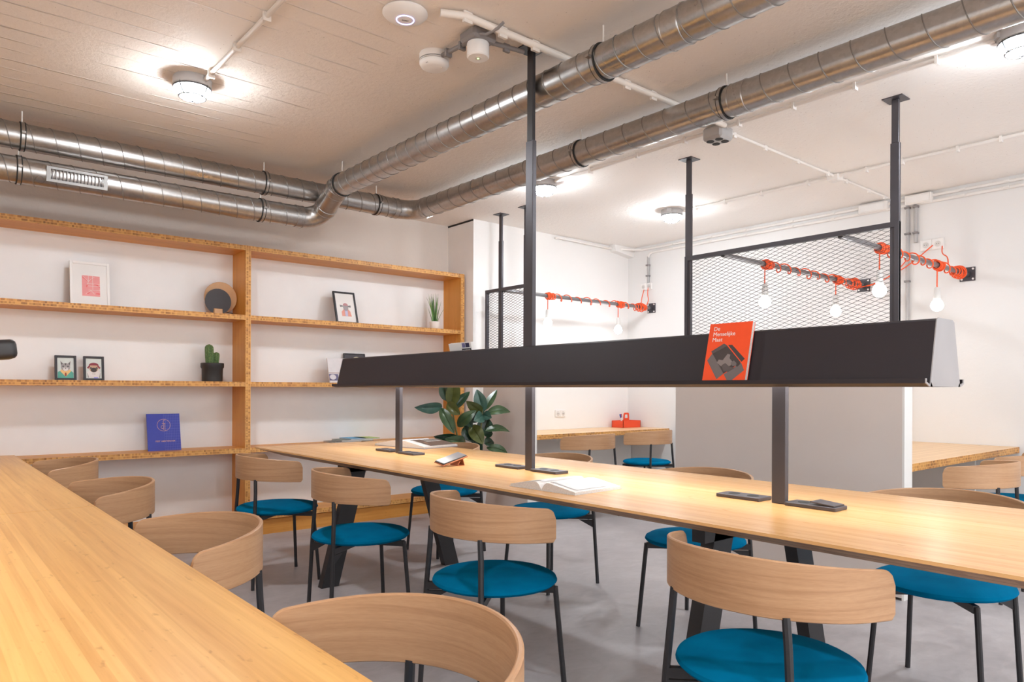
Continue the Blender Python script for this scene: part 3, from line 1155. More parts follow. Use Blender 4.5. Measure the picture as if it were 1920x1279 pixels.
def pipe_light(label, y, z, bulbs, tail=None):
    t = thing('pipe_light', label, 'lamp', (4.292, y, z), group='pipes with orange cords and bare bulbs')

    def W(p):
        return (p[0] - 4.292, p[1] - y, p[2] - z)
    MB().tube([(0, 0, 0), (XB - 4.292 - 0.008, 0, 0)], 0.018, 16).build('pipe', M['pipe'], t, smooth=True)
    f = MB()
    f.box((XB - 4.292 - 0.008, -0.055, -0.055), (XB - 4.292, 0.055, 0.055))
    f.lathe([(0.026, -0.03), (0.026, 0)], 16, c=(XB - 4.292 - 0.008, 0, 0), axis='X')
    fl = f.build('wall_flange', M['charcoal'], t)
    for sy in (-1, 1):
        for sz in (-1, 1):
            MB().lathe([(0.008, -0.006), (0.008, 0)], 8, c=(XB - 4.292 - 0.008, sy * 0.04, sz * 0.04), axis='X').build('bolt', M['white'], fl)
    c = MB()
    xs = [b[0] for b in bulbs]
    for (bx, zb) in bulbs:
        wrap_cord(c, bx - 4.292 - 0.03, bx - 4.292 + 0.09, 5, 0, 0, 0.0245, 0.006)
        wrap_cord(c, bx - 4.292 - 0.02, bx - 4.292 + 0.07, 3.5, 0, 0, 0.028, 0.008)
        c.tube([(bx - 4.292, 0.0, -0.02), (bx - 4.292, 0.001, (zb - z) * 0.5), (bx - 4.292, 0, zb - z + 0.13)], 0.0045, 6)
    wrap_cord(c, xs[0] - 4.292 + 0.08, xs[1] - 4.292 - 0.03, 6.5, 0, 0, 0.025, 0.012)
    wrap_cord(c, xs[1] - 4.292 + 0.08, XB - 4.292 - 0.2, 2.5, 0, 0, 0.026, 0.02)
    wrap_cord(c, XB - 4.292 - 0.28, XB - 4.292 - 0.1, 6, 0, 0, 0.027, 0.01)
    wrap_cord(c, XB - 4.292 - 0.25, XB - 4.292 - 0.13, 3, 0, 0, 0.03, 0.022)
    for pts in (tail or []):
        P = [Vector(W(p)) for p in pts]
        # smooth the polyline
        for _ in range(2):
            Q = [P[0]]
            for a, b in zip(P, P[1:]):
                Q += [a * 0.75 + b * 0.25, a * 0.25 + b * 0.75]
            Q.append(P[-1])
            P = Q
        c.tube(P, 0.0045, 6)
    c.build('orange_cord', M['orange'], t, smooth=True)
    for (bx, zb) in bulbs:
        h = MB()
        h.lathe([(0.0, 0.135), (0.014, 0.135), (0.019, 0.128), (0.021, 0.10), (0.023, 0.062), (0.023, 0.05), (0.0, 0.05)], 18, c=(bx - 4.292, 0, zb - z))
        h.build('lamp_holder', M['porcelain'], t, smooth=True)
        g = MB()
        R = 0.043
        prof = [(0.0, -R)] + [(R * cos(a), R * sin(a)) for a in [-pi / 2 + pi * k / 14 for k in range(1, 11)]] + [(0.019, 0.049), (0.0, 0.049)]
        g.lathe(prof, 22, c=(bx - 4.292, 0, zb - z))
        g.build('bulb', M['bulb_glow'], t, smooth=True)
    return t


def bulb_at(px, py, Y):
    p = at(px, py, Y=Y)
    return (p.x, p.z)


PZ = 2.108
pipe_light('pipe with orange cord and two bulbs in the far booth', 5.20, PZ,
           [bulb_at(1027, 606, 5.2), bulb_at(1159, 619, 5.2)],
           [[(6.25, 5.2, PZ - 0.03), (6.36, 5.26, PZ + 0.05), (6.46, 5.34, PZ + 0.12), (6.455, 5.30, PZ + 0.22)],
            [(6.34, 5.2, PZ - 0.02), (6.42, 5.2, PZ + 0.08), (6.455, 5.25, PZ + 0.16), (6.455, 5.24, PZ + 0.24)]])
pipe_light('pipe with orange cord and two bulbs seen through the wide mesh', 2.832, PZ,
           [bulb_at(1434, 567, 2.832), bulb_at(1567, 584, 2.832)],
           [[(6.37, 2.83, PZ - 0.03), (6.42, 2.7, PZ + 0.0), (6.44, 2.45, PZ + 0.12), (6.455, 2.27, PZ + 0.27)],
            [(6.3, 2.83, PZ - 0.03), (6.40, 2.72, PZ - 0.02), (6.44, 2.55, PZ + 0.08), (6.455, 2.45, PZ + 0.2)]])
pipe_light('pipe with orange cord and two bulbs at the right of the wide mesh', 2.02, PZ,
           [bulb_at(1649, 545, 2.02), bulb_at(1757, 573, 2.02)],
           [[(6.05, 2.02, PZ + 0.03), (6.1, 2.04, PZ + 0.1), (6.3, 2.15, PZ + 0.16), (6.455, 2.20, PZ + 0.25)]])

# ------------------------------------------------------------------ conduits and boxes on ceiling and walls


def conduit(label, pts, r, mat, clips, clip_dir, cat='conduit', clipw=0.014, name='cable_conduit', clip_mat=None, rad=0.0):
    t = thing(name, label, cat, pts[0])
    o = Vector(pts[0])
    P = [Vector(p) - o for p in pts]
    if rad > 0 and len(P) > 2:
        Q = [P[0]]
        for i in range(1, len(P) - 1):
            Q += arc3(P[i - 1], P[i], P[i + 1], rad, 6)
        Q.append(P[-1])
        P = Q
    MB().tube(P, r, 12).build('tube', mat, t, smooth=True)
    d = Vector(clip_dir)
    for c in clips:
        c = Vector(c) - o
        m = MB()
        m.bar(c - d * (r + 0.004), c + d * (r + 0.012), clipw, 2 * r + 0.012, up=(1, 0, 0) if abs(d.x) < 0.5 else (0, 1, 0))
        m.build('clip', clip_mat or mat, t)
    return t


rz = CE - 0.02
conduit('painted conduit running to the lamp above the left bay', [(1.2, -3.0, rz), (1.2, 3.94, rz)], 0.0115, M['cream'],
        [(1.2, y, rz) for y in (3.85, 3.47, 3.1, 2.6, 2.1)], (0, 0, -1))
conduit('painted trunk conduit crossing the ceiling over the middle post', [(1.76, 2.575, rz - 0.004), (1.86, 2.525, rz - 0.004), (3.84, 2.525, rz - 0.004)], 0.017, M['cream'],
        [(x, 2.525, rz - 0.004) for x in (1.87, 2.07, 2.27, 2.75, 2.93, 3.15, 3.6)], (0, 0, -1))
conduit('thin white conduit from ceiling socket box to the back wall', [(3.93, 2.59, rz + 0.005), (6.36, 2.59, rz + 0.005)], 0.0095, M['cream_w'],
        [(x, 2.59, rz + 0.005) for x in (4.05, 4.42, 4.85, 5.3, 5.6, 6.0, 6.3)], (0, 0, -1))
conduit('white conduit beside the right duct linking the ceiling lamps', [(3.885, 1.1, rz + 0.002), (3.885, 4.08, rz + 0.002)], 0.012, M['cream_w'],
        [(3.885, y, rz + 0.002) for y in (1.35, 1.75, 2.1, 2.45, 2.85, 3.25, 3.7)], (0, 0, -1))
conduit('white double conduit crossing the ceiling before the back wall', [(5.41, -2.0, rz + 0.002), (5.41, 3.98, rz + 0.002)], 0.012, M['cream_w'],
        [(5.41, y, rz + 0.002) for y in (1.5, 1.75, 2.1, 2.35, 2.8, 3.2, 3.55, 3.85)], (0, 0, -1))
xw = XB - 0.014
conduit('upper white pipe along the top of the back wall', [(6.2, YB - 0.05, 2.79), (xw, YB - 0.22, 2.79), (xw, -2.5, 2.79)], 0.0125, M['cream_w'],
        [(xw, y, 2.79) for y in (4.9, 4.4, 4.0, 3.5, 3.1, 2.05, 1.75, 1.4)], (-1, 0, 0))
conduit('lower white pipe bending down the back wall to the socket', [(xw, -2.5, 2.742), (xw, 5.24, 2.742), (xw, 5.24, 2.66)], 0.0125, M['cream_w'],
        [(xw, y, 2.742) for y in (4.9, 4.4, 4.0, 3.5, 3.1, 2.05, 1.75, 1.4)], (-1, 0, 0), rad=0.06)
conduit('white pipe along the top of the far booth wall', [(5.27, YB - 0.014, 2.79), (5.3, YB - 0.03, 2.80), (6.2, YB - 0.03, 2.79)], 0.0125, M['cream_w'],
        [(x, YB - 0.02, 2.795) for x in (5.4, 5.75, 6.1)], (0, -1, 0))
conduit('short grey riser pipe above the white socket by the corner', [(xw, 5.24, 2.70), (xw, 5.24, 2.40)], 0.013, M['grey_lt'],
        [(xw, 5.24, z) for z in (2.60, 2.48)], (-1, 0, 0), clip_mat=M['grey_pl'])
conduit('long grey riser pipe on the back wall right of the mesh', [(xw, 2.465, 2.75), (xw, 2.465, 0.75)], 0.014, M['grey_lt'],
        [(xw, 2.465, z) for z in (2.72, 2.5, 2.1, 1.5)], (-1, 0, 0), clip_mat=M['grey_pl'])
conduit('shorter grey riser pipe beside the long one', [(xw, 2.40, 2.75), (xw, 2.40, 2.42)], 0.014, M['grey_lt'],
        [(xw, 2.40, z) for z in (2.72, 2.5)], (-1, 0, 0), clip_mat=M['grey_pl'])


def jbox(label, a, b, mat, bev=0.006, cat='junction box', extra=None):
    c = [(p + q) / 2 for p, q in zip(a, b)]
    t = thing('junction_box', label, cat, c)
    MB().bbox([p - q for p, q in zip(a, c)], [p - q for p, q in zip(b, c)], bev).build('housing', mat, t)
    if extra:
        extra(t)
    return t


def lid(a, b, mat):
    return lambda t: MB().bbox(a, b, 0.003).build('lid', mat, t)


jbox('long white box on ceiling edge right of the mesh post', (XB - 0.06, 2.27, 2.735), (XB - 0.002, 2.475, 2.815), M['cream_w'], extra=lid((-0.034, -0.09, -0.03), (-0.029, 0.09, 0.03), M['white']))
jbox('long white box on ceiling edge left of the mesh post', (XB - 0.06, 2.62, 2.735), (XB - 0.002, 2.86, 2.81), M['cream_w'], extra=lid((-0.034, -0.1, -0.03), (-0.029, 0.1, 0.03), M['white']))
jbox('white junction box where the ceiling conduits cross', (5.38, 2.55, CE - 0.05), (5.47, 2.64, CE - 0.002), M['cream_w'], extra=lid((-0.035, -0.035, -0.028), (0.035, 0.035, -0.023), M['white']))


def sockets4(t):
    for sx in (-1, 1):
        for sy in (-1, 1):
            MB().lathe([(0.024, -0.003), (0.024, 0.0), (0.018, 0.0), (0.018, 0.004)], 18, c=(sx * 0.032, sy * 0.032, -0.042)).build('socket', M['rubber'], t, smooth=True)


jbox('grey four-way ceiling socket box beside the right duct', (3.815, 2.535, CE - 0.092), (3.955, 2.675, CE - 0.008), M['grey_lt'], 0.014, 'socket', sockets4)


def wsock(name, label, c, nrm, n, w=0.075):
    t = thing(name, label, 'socket', c)
    ax = Vector((0, 1, 0)) if abs(nrm[0]) > 0.5 else Vector((1, 0, 0))
    for k in range(n):
        o = ax * ((k - (n - 1) / 2) * (w + 0.001))
        h = Vector((w / 2, w / 2, w / 2))
        nn = Vector(nrm)
        a, b = Vector((0, 0, 0)), Vector((0, 0, 0))
        for i in range(3):
            if abs(nn[i]) > 0.5:
                a[i], b[i] = min(0, nn[i] * 0.014), max(0, nn[i] * 0.014)
            else:
                a[i], b[i] = -h[i], h[i]
        fr = MB().bbox(a + o, b + o, 0.004).build('faceplate', M['white'], t)
        axis = 'X' if abs(nn.x) > 0.5 else 'Y'
        s = -1 if (nn.x + nn.y) < 0 else 1
        MB().lathe([(0.024, 0.0), (0.022, s * 0.0015)], 18, c=o + nn * 0.0145, axis=axis).build('socket_well', M['porcelain'], fr, smooth=True)
        for q in (-1, 1):
            c2 = o + nn * 0.0165 + ax * 0.009 * q
            MB().lathe([(0.003, 0.0), (0.003, s * 0.001)], 8, c=c2, axis=axis).build('socket_hole', M['rubber'], fr)
    return t


wsock('wall_socket', 'white double wall socket above the far booth desk', (5.36, YB, 0.92), (0, -1, 0), 2)
wsock('wall_socket', 'white socket pair under the short grey riser pipe', (XB, 5.27, 2.36), (-1, 0, 0), 2, 0.08)
wsock('wall_socket', 'white socket row beside the long grey riser pipe', (XB, 2.28, 2.385), (-1, 0, 0), 2, 0.09)

# access point
ap = thing('access_point', 'round white ceiling access point with blue glowing ring', 'access point', (1.66, 2.70, CE))
MB().lathe([(0.0, 0), (0.085, 0.0), (0.098, -0.008), (0.099, -0.014), (0.09, -0.024), (0.06, -0.036), (0.03, -0.041), (0.0, -0.042)], 40).build('shell', M['white'], ap, smooth=True)
MB().tube([(0.038 * cos(2 * pi * k / 32), 0.038 * sin(2 * pi * k / 32), -0.0405) for k in range(32)], 0.0022, 6, closed=True).build('status_ring', M['led_blue'], ap, smooth=True)
mk = MB()
for k in range(5):
    mk.box((-0.014 + k * 0.006, -0.004, -0.0435), (-0.010 + k * 0.006, 0.004, -0.0415))
mo = mk.build('maker_mark', M['grey_pl'], ap)
mo.rotation_euler = (0, 0, radians(-20))

# smoke detector
sd = thing('smoke_detector', 'round white smoke detector with dark vent slots on the ceiling', 'smoke detector', (1.985, 2.955, CE))
MB().lathe([(0.0, 0), (0.072, 0), (0.074, -0.004), (0.074, -0.03), (0.0, -0.03)], 36).build('base', M['white'], sd, smooth=True)
MB().lathe([(0.0, -0.03), (0.068, -0.03), (0.068, -0.042), (0.0, -0.042)], 36).build('vent_ring', M['grey_pl'], sd, smooth=True)
MB().lathe([(0.072, -0.034), (0.073, -0.036), (0.072, -0.038), (0.06, -0.038), (0.06, -0.034)], 36).build('vent_rib', M['white'], sd, smooth=True)
MB().lathe([(0.0, -0.042), (0.073, -0.042), (0.073, -0.052), (0.064, -0.066), (0.05, -0.072), (0.0, -0.072)], 36).build('cap', M['white'], sd, smooth=True)
gl = MB()
for k in range(4):
    gl.box((-0.062 + k * 0.005, -0.031 + k * 0.001, -0.0665), (-0.0595 + k * 0.005, -0.018 + k * 0.001, -0.0655))
gl.build('sounder_slot', M['grey_pl'], sd)
MB().lathe([(0.004, -0.0735), (0.004, -0.072)], 10, c=(0.02, -0.035, 0)).build('indicator', M['porcelain'], sd)

# emergency light on grey box
eb = thing('emergency_light', 'white emergency light cylinder under a grey ceiling box', 'lamp', (2.02, 2.645, CE))
MB().bbox((-0.068, -0.06, -0.05), (0.068, 0.06, 0), 0.012).build('grey_box', M['grey_pl'], eb)
MB().lathe([(0.0, -0.05), (0.05, -0.05), (0.052, -0.054), (0.052, -0.112), (0.047, -0.118), (0.0, -0.118)], 32).build('diffuser', M['white'], eb, smooth=True)
MB().lathe([(0.016, -0.1195), (0.016, -0.118)], 16).build('lens', M['porcelain'], eb)
MB().lathe([(0.005, -0.121), (0.005, -0.1195)], 10).build('indicator', M['green_led'], eb)
conduit('short grey conduit from emergency light to smoke detector', [(2.0, 2.70, CE - 0.03), (1.985, 2.885, CE - 0.03)], 0.011, M['grey_pl'],
        [(1.998, 2.74, CE - 0.03), (1.988, 2.84, CE - 0.03)], (0, 0, -1), clip_mat=M['grey_pl'])
conduit('grey conduit from emergency light to the middle lamp post', [(2.09, 2.63, CE - 0.03), (2.262, 2.60, CE - 0.03)], 0.011, M['grey_pl'],
        [(2.17, 2.62, CE - 0.03)], (0, 0, -1), clip_mat=M['grey_pl'])
cb = thing('cable', 'loose grey cable end above the emergency light', 'cable', (2.0, 2.56, CE - 0.03))
MB().tube([(-0.02, 0.04, 0), (0.0, 0.0, -0.015), (0.02, -0.06, -0.005), (0.03, -0.09, 0.015)], 0.007, 8).build('sheath', M['grey_pl'], cb, smooth=True)

# ------------------------------------------------------------------ things on the table


def power_strip(label, x, y, lidded=False):
    t = thing('power_strip', label, 'socket', (x, y, T), group='black flush socket strips in the long table')
    MB().bbox((-0.042, -0.088, 0), (0.042, 0.088, 0.013), 0.002).build('housing', M['charcoal'], t)
    for k, yy in enumerate((-0.038, 0.038)):
        if lidded and k == 0:
            l = MB().add([(-0.036, -0.08, 0.014), (0.036, -0.08, 0.014), (0.036, 0.0, 0.021), (-0.036, 0.0, 0.021),
                          (-0.036, -0.08, 0.0175), (0.036, -0.08, 0.0175), (0.036, 0.0, 0.0245), (-0.036, 0.0, 0.0245)],
                         [(0, 3, 2, 1), (4, 5, 6, 7), (0, 1, 5, 4), (1, 2, 6, 5), (2, 3, 7, 6), (3, 0, 4, 7)])
            l.build('hinged_lid', M['charcoal'], t)
        else:
            MB().lathe([(0.021, 0.0), (0.021, 0.0012), (0.0, 0.0012)], 20, c=(0, yy, 0.0126)).build('socket', M['rubber'], t)
    return t


for yp, nm in ((3.816, 'far'), (2.598, 'middle'), (1.295, 'near')):
    nm2 = {'far': 'farthest lamp post', 'middle': 'middle lamp post', 'near': 'right-hand lamp post'}[nm]
    power_strip('black socket strip left of the ' + nm2, 2.325, yp + 0.15)
    power_strip('black socket strip right of the ' + nm2 + (', one lid raised' if nm == 'near' else ''), 2.325, yp - 0.12, nm == 'near')


def open_book(name, label, cat, loc, rz, w, d, th, prints=None, cover=None):
    """open book lying flat: spine along local y, pages spread along x"""
    t = thing(name, label, cat, loc, (0, 0, rz))
    cv = MB()
    for s in (-1, 1):
        cv.box((0, -d / 2 - 0.003, 0.0), (s * (w + 0.004), d / 2 + 0.003, 0.0025))
    cv.build('cover', cover or M['paper_edge'], t)
    for s in (-1, 1):
        n = 12
        top, bot = [], []
        for k in range(n + 1):
            u = k / n
            x = s * w * u
            z = 0.0028 + th * (sin(min(1, u * 4.5) * pi / 2) ** 0.8) * (1 - 0.78 * u)
            top.append((x, z))
            bot.append((x, 0.0027))
        poly = top + bot[::-1]
        mb = MB()
        nn = len(top)
        for k in range(nn - 1):
            q = [top[k], top[k + 1], bot[k + 1], bot[k]]
            vs = [(a, -d / 2, b) for a, b in q] + [(a, d / 2, b) for a, b in q]
            mb.add(vs, [(0, 1, 5, 4)], 0)
            mb.add(vs, [(0, 1, 2, 3), (4, 5, 6, 7)], 1)
            if k == nn - 2:
                mb.add(vs, [(1, 2, 6, 5)], 1)
        mb.build('page_block', [M['paper'], M['paper_edge']], t, smooth=True)

        def zt(u):
            return 0.0028 + th * (sin(min(1, u * 4.5) * pi / 2) ** 0.8) * (1 - 0.78 * u) + 0.0018
        for (side, u0, u1, v0, v1, mat) in (prints or []):
            if side != s:
                continue
            pm = MB()
            for k in range(24):
                a, b = u0 + (u1 - u0) * k / 24, u0 + (u1 - u0) * (k + 1) / 24
                pm.add([(s * w * a, -d / 2 + d * v0, zt(a)), (s * w * b, -d / 2 + d * v0, zt(b)), (s * w * b, -d / 2 + d * v1, zt(b)), (s * w * a, -d / 2 + d * v1, zt(a))], [(0, 1, 2, 3)])
            pm.build('print', mat, t)
    return t


pale = flat('pale_print', (0.70, 0.72, 0.74))
brown = flat('brown_print', (0.16, 0.10, 0.075))
greyp = flat('mid_grey_print', (0.40, 0.39, 0.40))
open_book('open_book', 'open paperback lying on near edge of long table', 'book', (2.015, 2.055, T), radians(-87), 0.175, 0.27, 0.036,
          [(1, 0.12, 0.9, 0.1, 0.9, pale), (-1, 0.12, 0.9, 0.1, 0.9, pale)])
open_book('open_magazine', 'large open picture book on the table by the farthest post', 'book', (2.70, 4.23, T), radians(-80), 0.25, 0.31, 0.05,
          [(1, 0.05, 0.95, 0.22, 0.98, brown), (-1, 0.3, 0.9, 0.5, 0.97, greyp), (1, 0.2, 0.5, 0.45, 0.9, M['paper']), (1, 0.55, 0.8, 0.3, 0.36, flat('tan_print', (0.6, 0.35, 0.2)))],
          flat('slate_cover', (0.20, 0.20, 0.26)))

# phone on folded stand case
PB, PL, PR = Vector((2.0589, 2.968, 0.786)), Vector((2.0568, 3.0509, 0.799)), Vector((2.2112, 2.9712, 0.827))
ph = thing('smartphone', 'smartphone in a brown stand case tilted on the long table', 'phone', (2.133, 3.012, T))
leather = flat('brown_leather', (0.42, 0.15, 0.065))
px = (PB - PL).normalized()
pz = px.cross((PR - PB).normalized()).normalized()
py = pz.cross(px)
pm = Matrix((px, py, pz)).transposed().to_4x4()
pm.translation = (PL + PR) / 2 - Vector((2.133, 3.012, T))
pc = MB().bbox((-0.042, -0.079, -0.004), (0.042, 0.079, 0.003), 0.003).build('case', leather, ph)
pc.matrix_basis = pm
MB().bbox((-0.038, -0.075, 0.003), (0.038, 0.075, 0.0085), 0.002).build('body', M['black'], pc)
MB().box((-0.035, -0.067, 0.0085), (0.035, 0.067, 0.0091)).build('screen', flat('dark_glass', (0.16, 0.15, 0.16), 0.2), pc)
st = MB()
for (x0_, z0_, x1_, z1_) in ((0.035, 0.026, 0.02, 0.001), (0.02, 0.001, 0.062, 0.001), (0.062, 0.001, 0.052, 0.034)):
    st.bar((x0_, 0, z0_), (x1_, 0, z1_), 0.07, 0.003, up=(0, 0, 1) if abs(z1_ - z0_) < 0.01 else (1, 0, 0))
st.build('stand_flap', leather, ph)

# ------------------------------------------------------------------ books on the trough lips


def book_body(t, w, h, th, cover, spine_right=False):
    MB().box((-w / 2, 0.0015, 0.001), (w / 2 - 0.001, th - 0.0015, h - 0.001)).build('pages', M['paper_edge'], t)
    MB().box((-w / 2, 0, 0), (w / 2, 0.0015, h)).build('front_cover', cover, t)
    MB().box((-w / 2, th - 0.0015, 0), (w / 2, th, h)).build('back_cover', cover, t)
    MB().box((-w / 2 - 0.0008, 0, 0), (-w / 2, th, h)).build('spine', cover, t)


def poly_print(t, name, mat, pts, y=-0.0004):
    mb = MB()
    n = len(pts)
    vs = [(a, y, b) for a, b in pts] + [(a, 0.0, b) for a, b in pts]
    fs = [tuple(range(n)), tuple(range(n, 2 * n))[::-1]] + [(i, (i + 1) % n, n + (i + 1) % n, n + i) for i in range(n)]
    mb.add(vs, fs)
    return mb.build(name, mat, t)


def ell(cx, cz, rx, rz, n=16, a0=0, a1=2 * pi):
    full = abs(a1 - a0 - 2 * pi) < 1e-6
    m = n if full else n + 1
    return [(cx + rx * cos(a0 + (a1 - a0) * k / n), cz + rz * sin(a0 + (a1 - a0) * k / n)) for k in range(m)]


ob = thing('orange_book', 'orange paperback leaning on the black trough lamp', 'book', (2.176, 1.437, 1.1905), (-radians(14.0), 0, -pi / 2))
orc = flat('orange_cover', (0.86, 0.085, 0.02), 0.35)
book_body(ob, 0.17, 0.228, 0.017, orc)
text_mesh('title', 'De\nMenselijke\nMaat', 0.0215, M['paper'], ob, (-0.068, -0.0006, 0.201), spacing=0.95)
gp = [flat('box_print_dark', (0.055, 0.045, 0.045)), flat('box_print_mid', (0.095, 0.08, 0.08)), flat('box_print_light', (0.15, 0.13, 0.13)), flat('figure_print', (0.22, 0.19, 0.185))]


def bxy(px, py):   # cover crop pixels -> local
    # corners TL(345,210) TR(985,140) BL(180,1130) BR(835,1125)
    v = (py - (210 - 70 * ((px - 260) / 640))) / 955.0
    left = 345 - 165 * v
    u = (px - left) / 645.0
    return (-0.085 + 0.17 * u, 0.228 * (1 - v))


def pp(name, mat, pts, y=-0.0004):
    poly_print(ob, name, mat, [bxy(*q) for q in pts][::-1], y)


pp('cover_print', gp[0], [(360, 670), (590, 525), (790, 770), (525, 965)])
pp('cover_print', gp[1], [(345, 635), (548, 497), (600, 530), (360, 672)], -0.0006)
pp('cover_print', gp[0], [(610, 520), (672, 512), (850, 712), (800, 762)], -0.0006)
pp('cover_print', gp[2], [(278, 782), (362, 665), (525, 965), (415, 1060)], -0.0006)
pp('cover_print', gp[2], [(530, 975), (795, 775), (833, 885), (592, 1102)], -0.0006)
pp('cover_print', gp[3], [(430, 800), (460, 755), (520, 760), (600, 655), (640, 665), (625, 720), (665, 765), (640, 830), (570, 870), (480, 850)], -0.0009)
pp('cover_print', gp[1], [(500, 840), (560, 800), (620, 850), (700, 860), (600, 930), (530, 930)], -0.0011)
pp('cover_print', gp[2], [(640, 790), (690, 750), (730, 790), (720, 835), (660, 835)], -0.0011)
pp('cover_print', gp[0], [(700, 750), (760, 735), (785, 790), (740, 840), (720, 835), (735, 790)], -0.0013)

cbk = thing('photo_book', 'white photo book propped on far side of the trough lamp', 'book', (2.45, 3.27, 1.1905), (-radians(14), 0, -pi / 2 + pi))
# faces the far side lip: leans the other way, so its cover is turned to the camera side
cbk.rotation_euler = (radians(-14.0), 0, radians(90))
book_body(cbk, 0.21, 0.255, 0.018, M['paper'])
# (back cover faces the camera)
nav, gry, prp = flat('navy_print', (0.03, 0.028, 0.08)), flat('charcoal_print', (0.035, 0.032, 0.036)), flat('plum_print', (0.22, 0.11, 0.13))
MB().box((-0.10, 0.018, 0.18), (-0.015, 0.0184, 0.222)).build('print', gry, cbk)
MB().box((-0.09, 0.018, 0.228), (-0.055, 0.0184, 0.253)).build('print', nav, cbk)
MB().box((-0.052, 0.018, 0.228), (-0.022, 0.0184, 0.253)).build('print', flat('violet_print', (0.18, 0.17, 0.33)), cbk)
MB().box((0.005, 0.018, 0.16), (0.085, 0.0184, 0.205)).build('print', prp, cbk)
MB().lathe([(0.018, 0.0), (0.018, 0.0004)], 18, c=(0.05, 0.0184, 0.19), axis='Y').build('print', gry, cbk)
text_mesh('title', 'COUNTDOWN\nTO COLLISION', 0.0145, M['paper'], cbk, (-0.019, 0.0186, 0.205), (pi / 2, 0, pi), spacing=1.1, xs=0.72, bold=0.0004)

# ------------------------------------------------------------------ things on the bookshelf
S1, S2, S3 = 1.754, 1.228, 0.705
dark_fr = flat('black_frame', (0.028, 0.027, 0.033), 0.4)


def frame(name, label, x, y, z, w, h, b, mat, lean, rz=0.0, th=0.018, mat_board=None):
    t = thing(name, label, 'picture', (x, y, z), (-lean, 0, rz))
    m = MB()
    for a, c in (((-w / 2, 0, 0), (-w / 2 + b, th, h)), ((w / 2 - b, 0, 0), (w / 2, th, h)), ((-w / 2 + b, 0, 0), (w / 2 - b, th, b)), ((-w / 2 + b, 0, h - b), (w / 2 - b, th, h))):
        m.bbox(a, c, 0.0015)
    m.build('frame', mat, t)
    MB().box((-w / 2 + b, 0.007, b), (w / 2 - b, 0.011, h - b)).build('picture', mat_board or M['paper'], t)
    MB().box((-w / 2 + 0.004, th, 0.004), (w / 2 - 0.004, th + 0.002, h - 0.004)).build('backboard', flat('brown_board', (0.25, 0.15, 0.08)), t)
    return t


ZF = 1.0   # stretches a print to the height of its frame


def fp(t, name, mat, pts, y=0.0066):
    pts = [(a, b * ZF) for a, b in pts]
    mb = MB()
    n = len(pts)
    vs = [(a, y, b) for a, b in pts] + [(a, 0.0069, b) for a, b in pts]
    fs = [tuple(range(n)), tuple(range(n, 2 * n))[::-1]] + [(i, (i + 1) % n, n + (i + 1) % n, n + i) for i in range(n)]
    mb.add(vs, fs)
    return mb.build(name, mat, t)


def xon(px, py, Y):
    return at(px, py, Y=Y).x


# white framed red city-map print
fy = 5.80
x0, x1 = xon(132, 563, fy), xon(207, 566, fy)
wf = x1 - x0
t = frame('picture_frame', 'white framed print with a pink map-like drawing', (x0 + x1) / 2, fy, S1, wf, wf * 1.30, 0.018, M['white'], radians(8))
pk, pk2 = flat('pink_print', (0.78, 0.30, 0.30)), flat('red_print', (0.74, 0.13, 0.14))
cx0, cx1, cz0, cz1 = -wf * 0.20, wf * 0.25, wf * 0.30, wf * 0.90
fp(t, 'print', pk, [(cx0, cz0), (cx1, cz0), (cx1, cz1), (cx0, cz1)])


def uvp(u, v):
    return (cx0 + (cx1 - cx0) * u, cz0 + (cz1 - cz0) * v)


for pts in ([(0, 1), (0.02, 0.9), (0.3, 0.72), (0.28, 0.78)], [(0.4, 0.7), (0.62, 0.86), (0.68, 0.92), (0.6, 0.9)], [(0.22, 0.48), (0.3, 0.6), (0.31, 0.5), (0.26, 0.42)],
            [(0.7, 0.6), (0.85, 0.6), (1, 0.46), (1, 0.42), (0.85, 0.54), (0.66, 0.56)], [(0.25, 0.1), (0.38, 0.12), (0.48, 0.24), (0.4, 0.2), (0.26, 0.16)], [(0.72, 0.12), (1, 0.1), (1, 0.17), (0.8, 0.17)]):
    fp(t, 'print_detail', pk2, [uvp(*q) for q in pts], 0.0063)
lw = 0.0016
for a, b in (((0, 0.98), (0.36, 0.72)), ((0.36, 0.72), (0.36, 1.0)), ((0.36, 0.72), (0.7, 0.95)), ((0.36, 0.72), (0.3, 0.55)), ((0.3, 0.62), (1, 0.6)), ((0.35, 0.5), (1, 0.5)), ((0.35, 0.3), (1, 0.3)), ((0.6, 0.3), (0.6, 1)), ((0.2, 0.1), (0.5, 0.28)), ((0.5, 0.28), (0.7, 0.1))):
    A, B = uvp(*a), uvp(*b)
    d = Vector((B[0] - A[0], B[1] - A[1])).normalized()
    nn = Vector((-d.y, d.x)) * lw / 2
    fp(t, 'print_line', M['paper'], [(A[0] - nn.x, A[1] - nn.y), (B[0] - nn.x, B[1] - nn.y), (B[0] + nn.x, B[1] + nn.y), (A[0] + nn.x, A[1] + nn.y)], 0.006)

# cat and pug portraits
fy = 5.82


def portrait(px0, px1, label):
    a, b = xon(px0, 708, fy), xon(px1, 709, fy)
    wv = b - a
    return frame('picture_frame', label, (a + b) / 2, fy, S2, wv, wv * 1.34, wv * 0.12, dark_fr, radians(7), mat_board=flat('mint_paper', (0.62, 0.68, 0.66))), wv


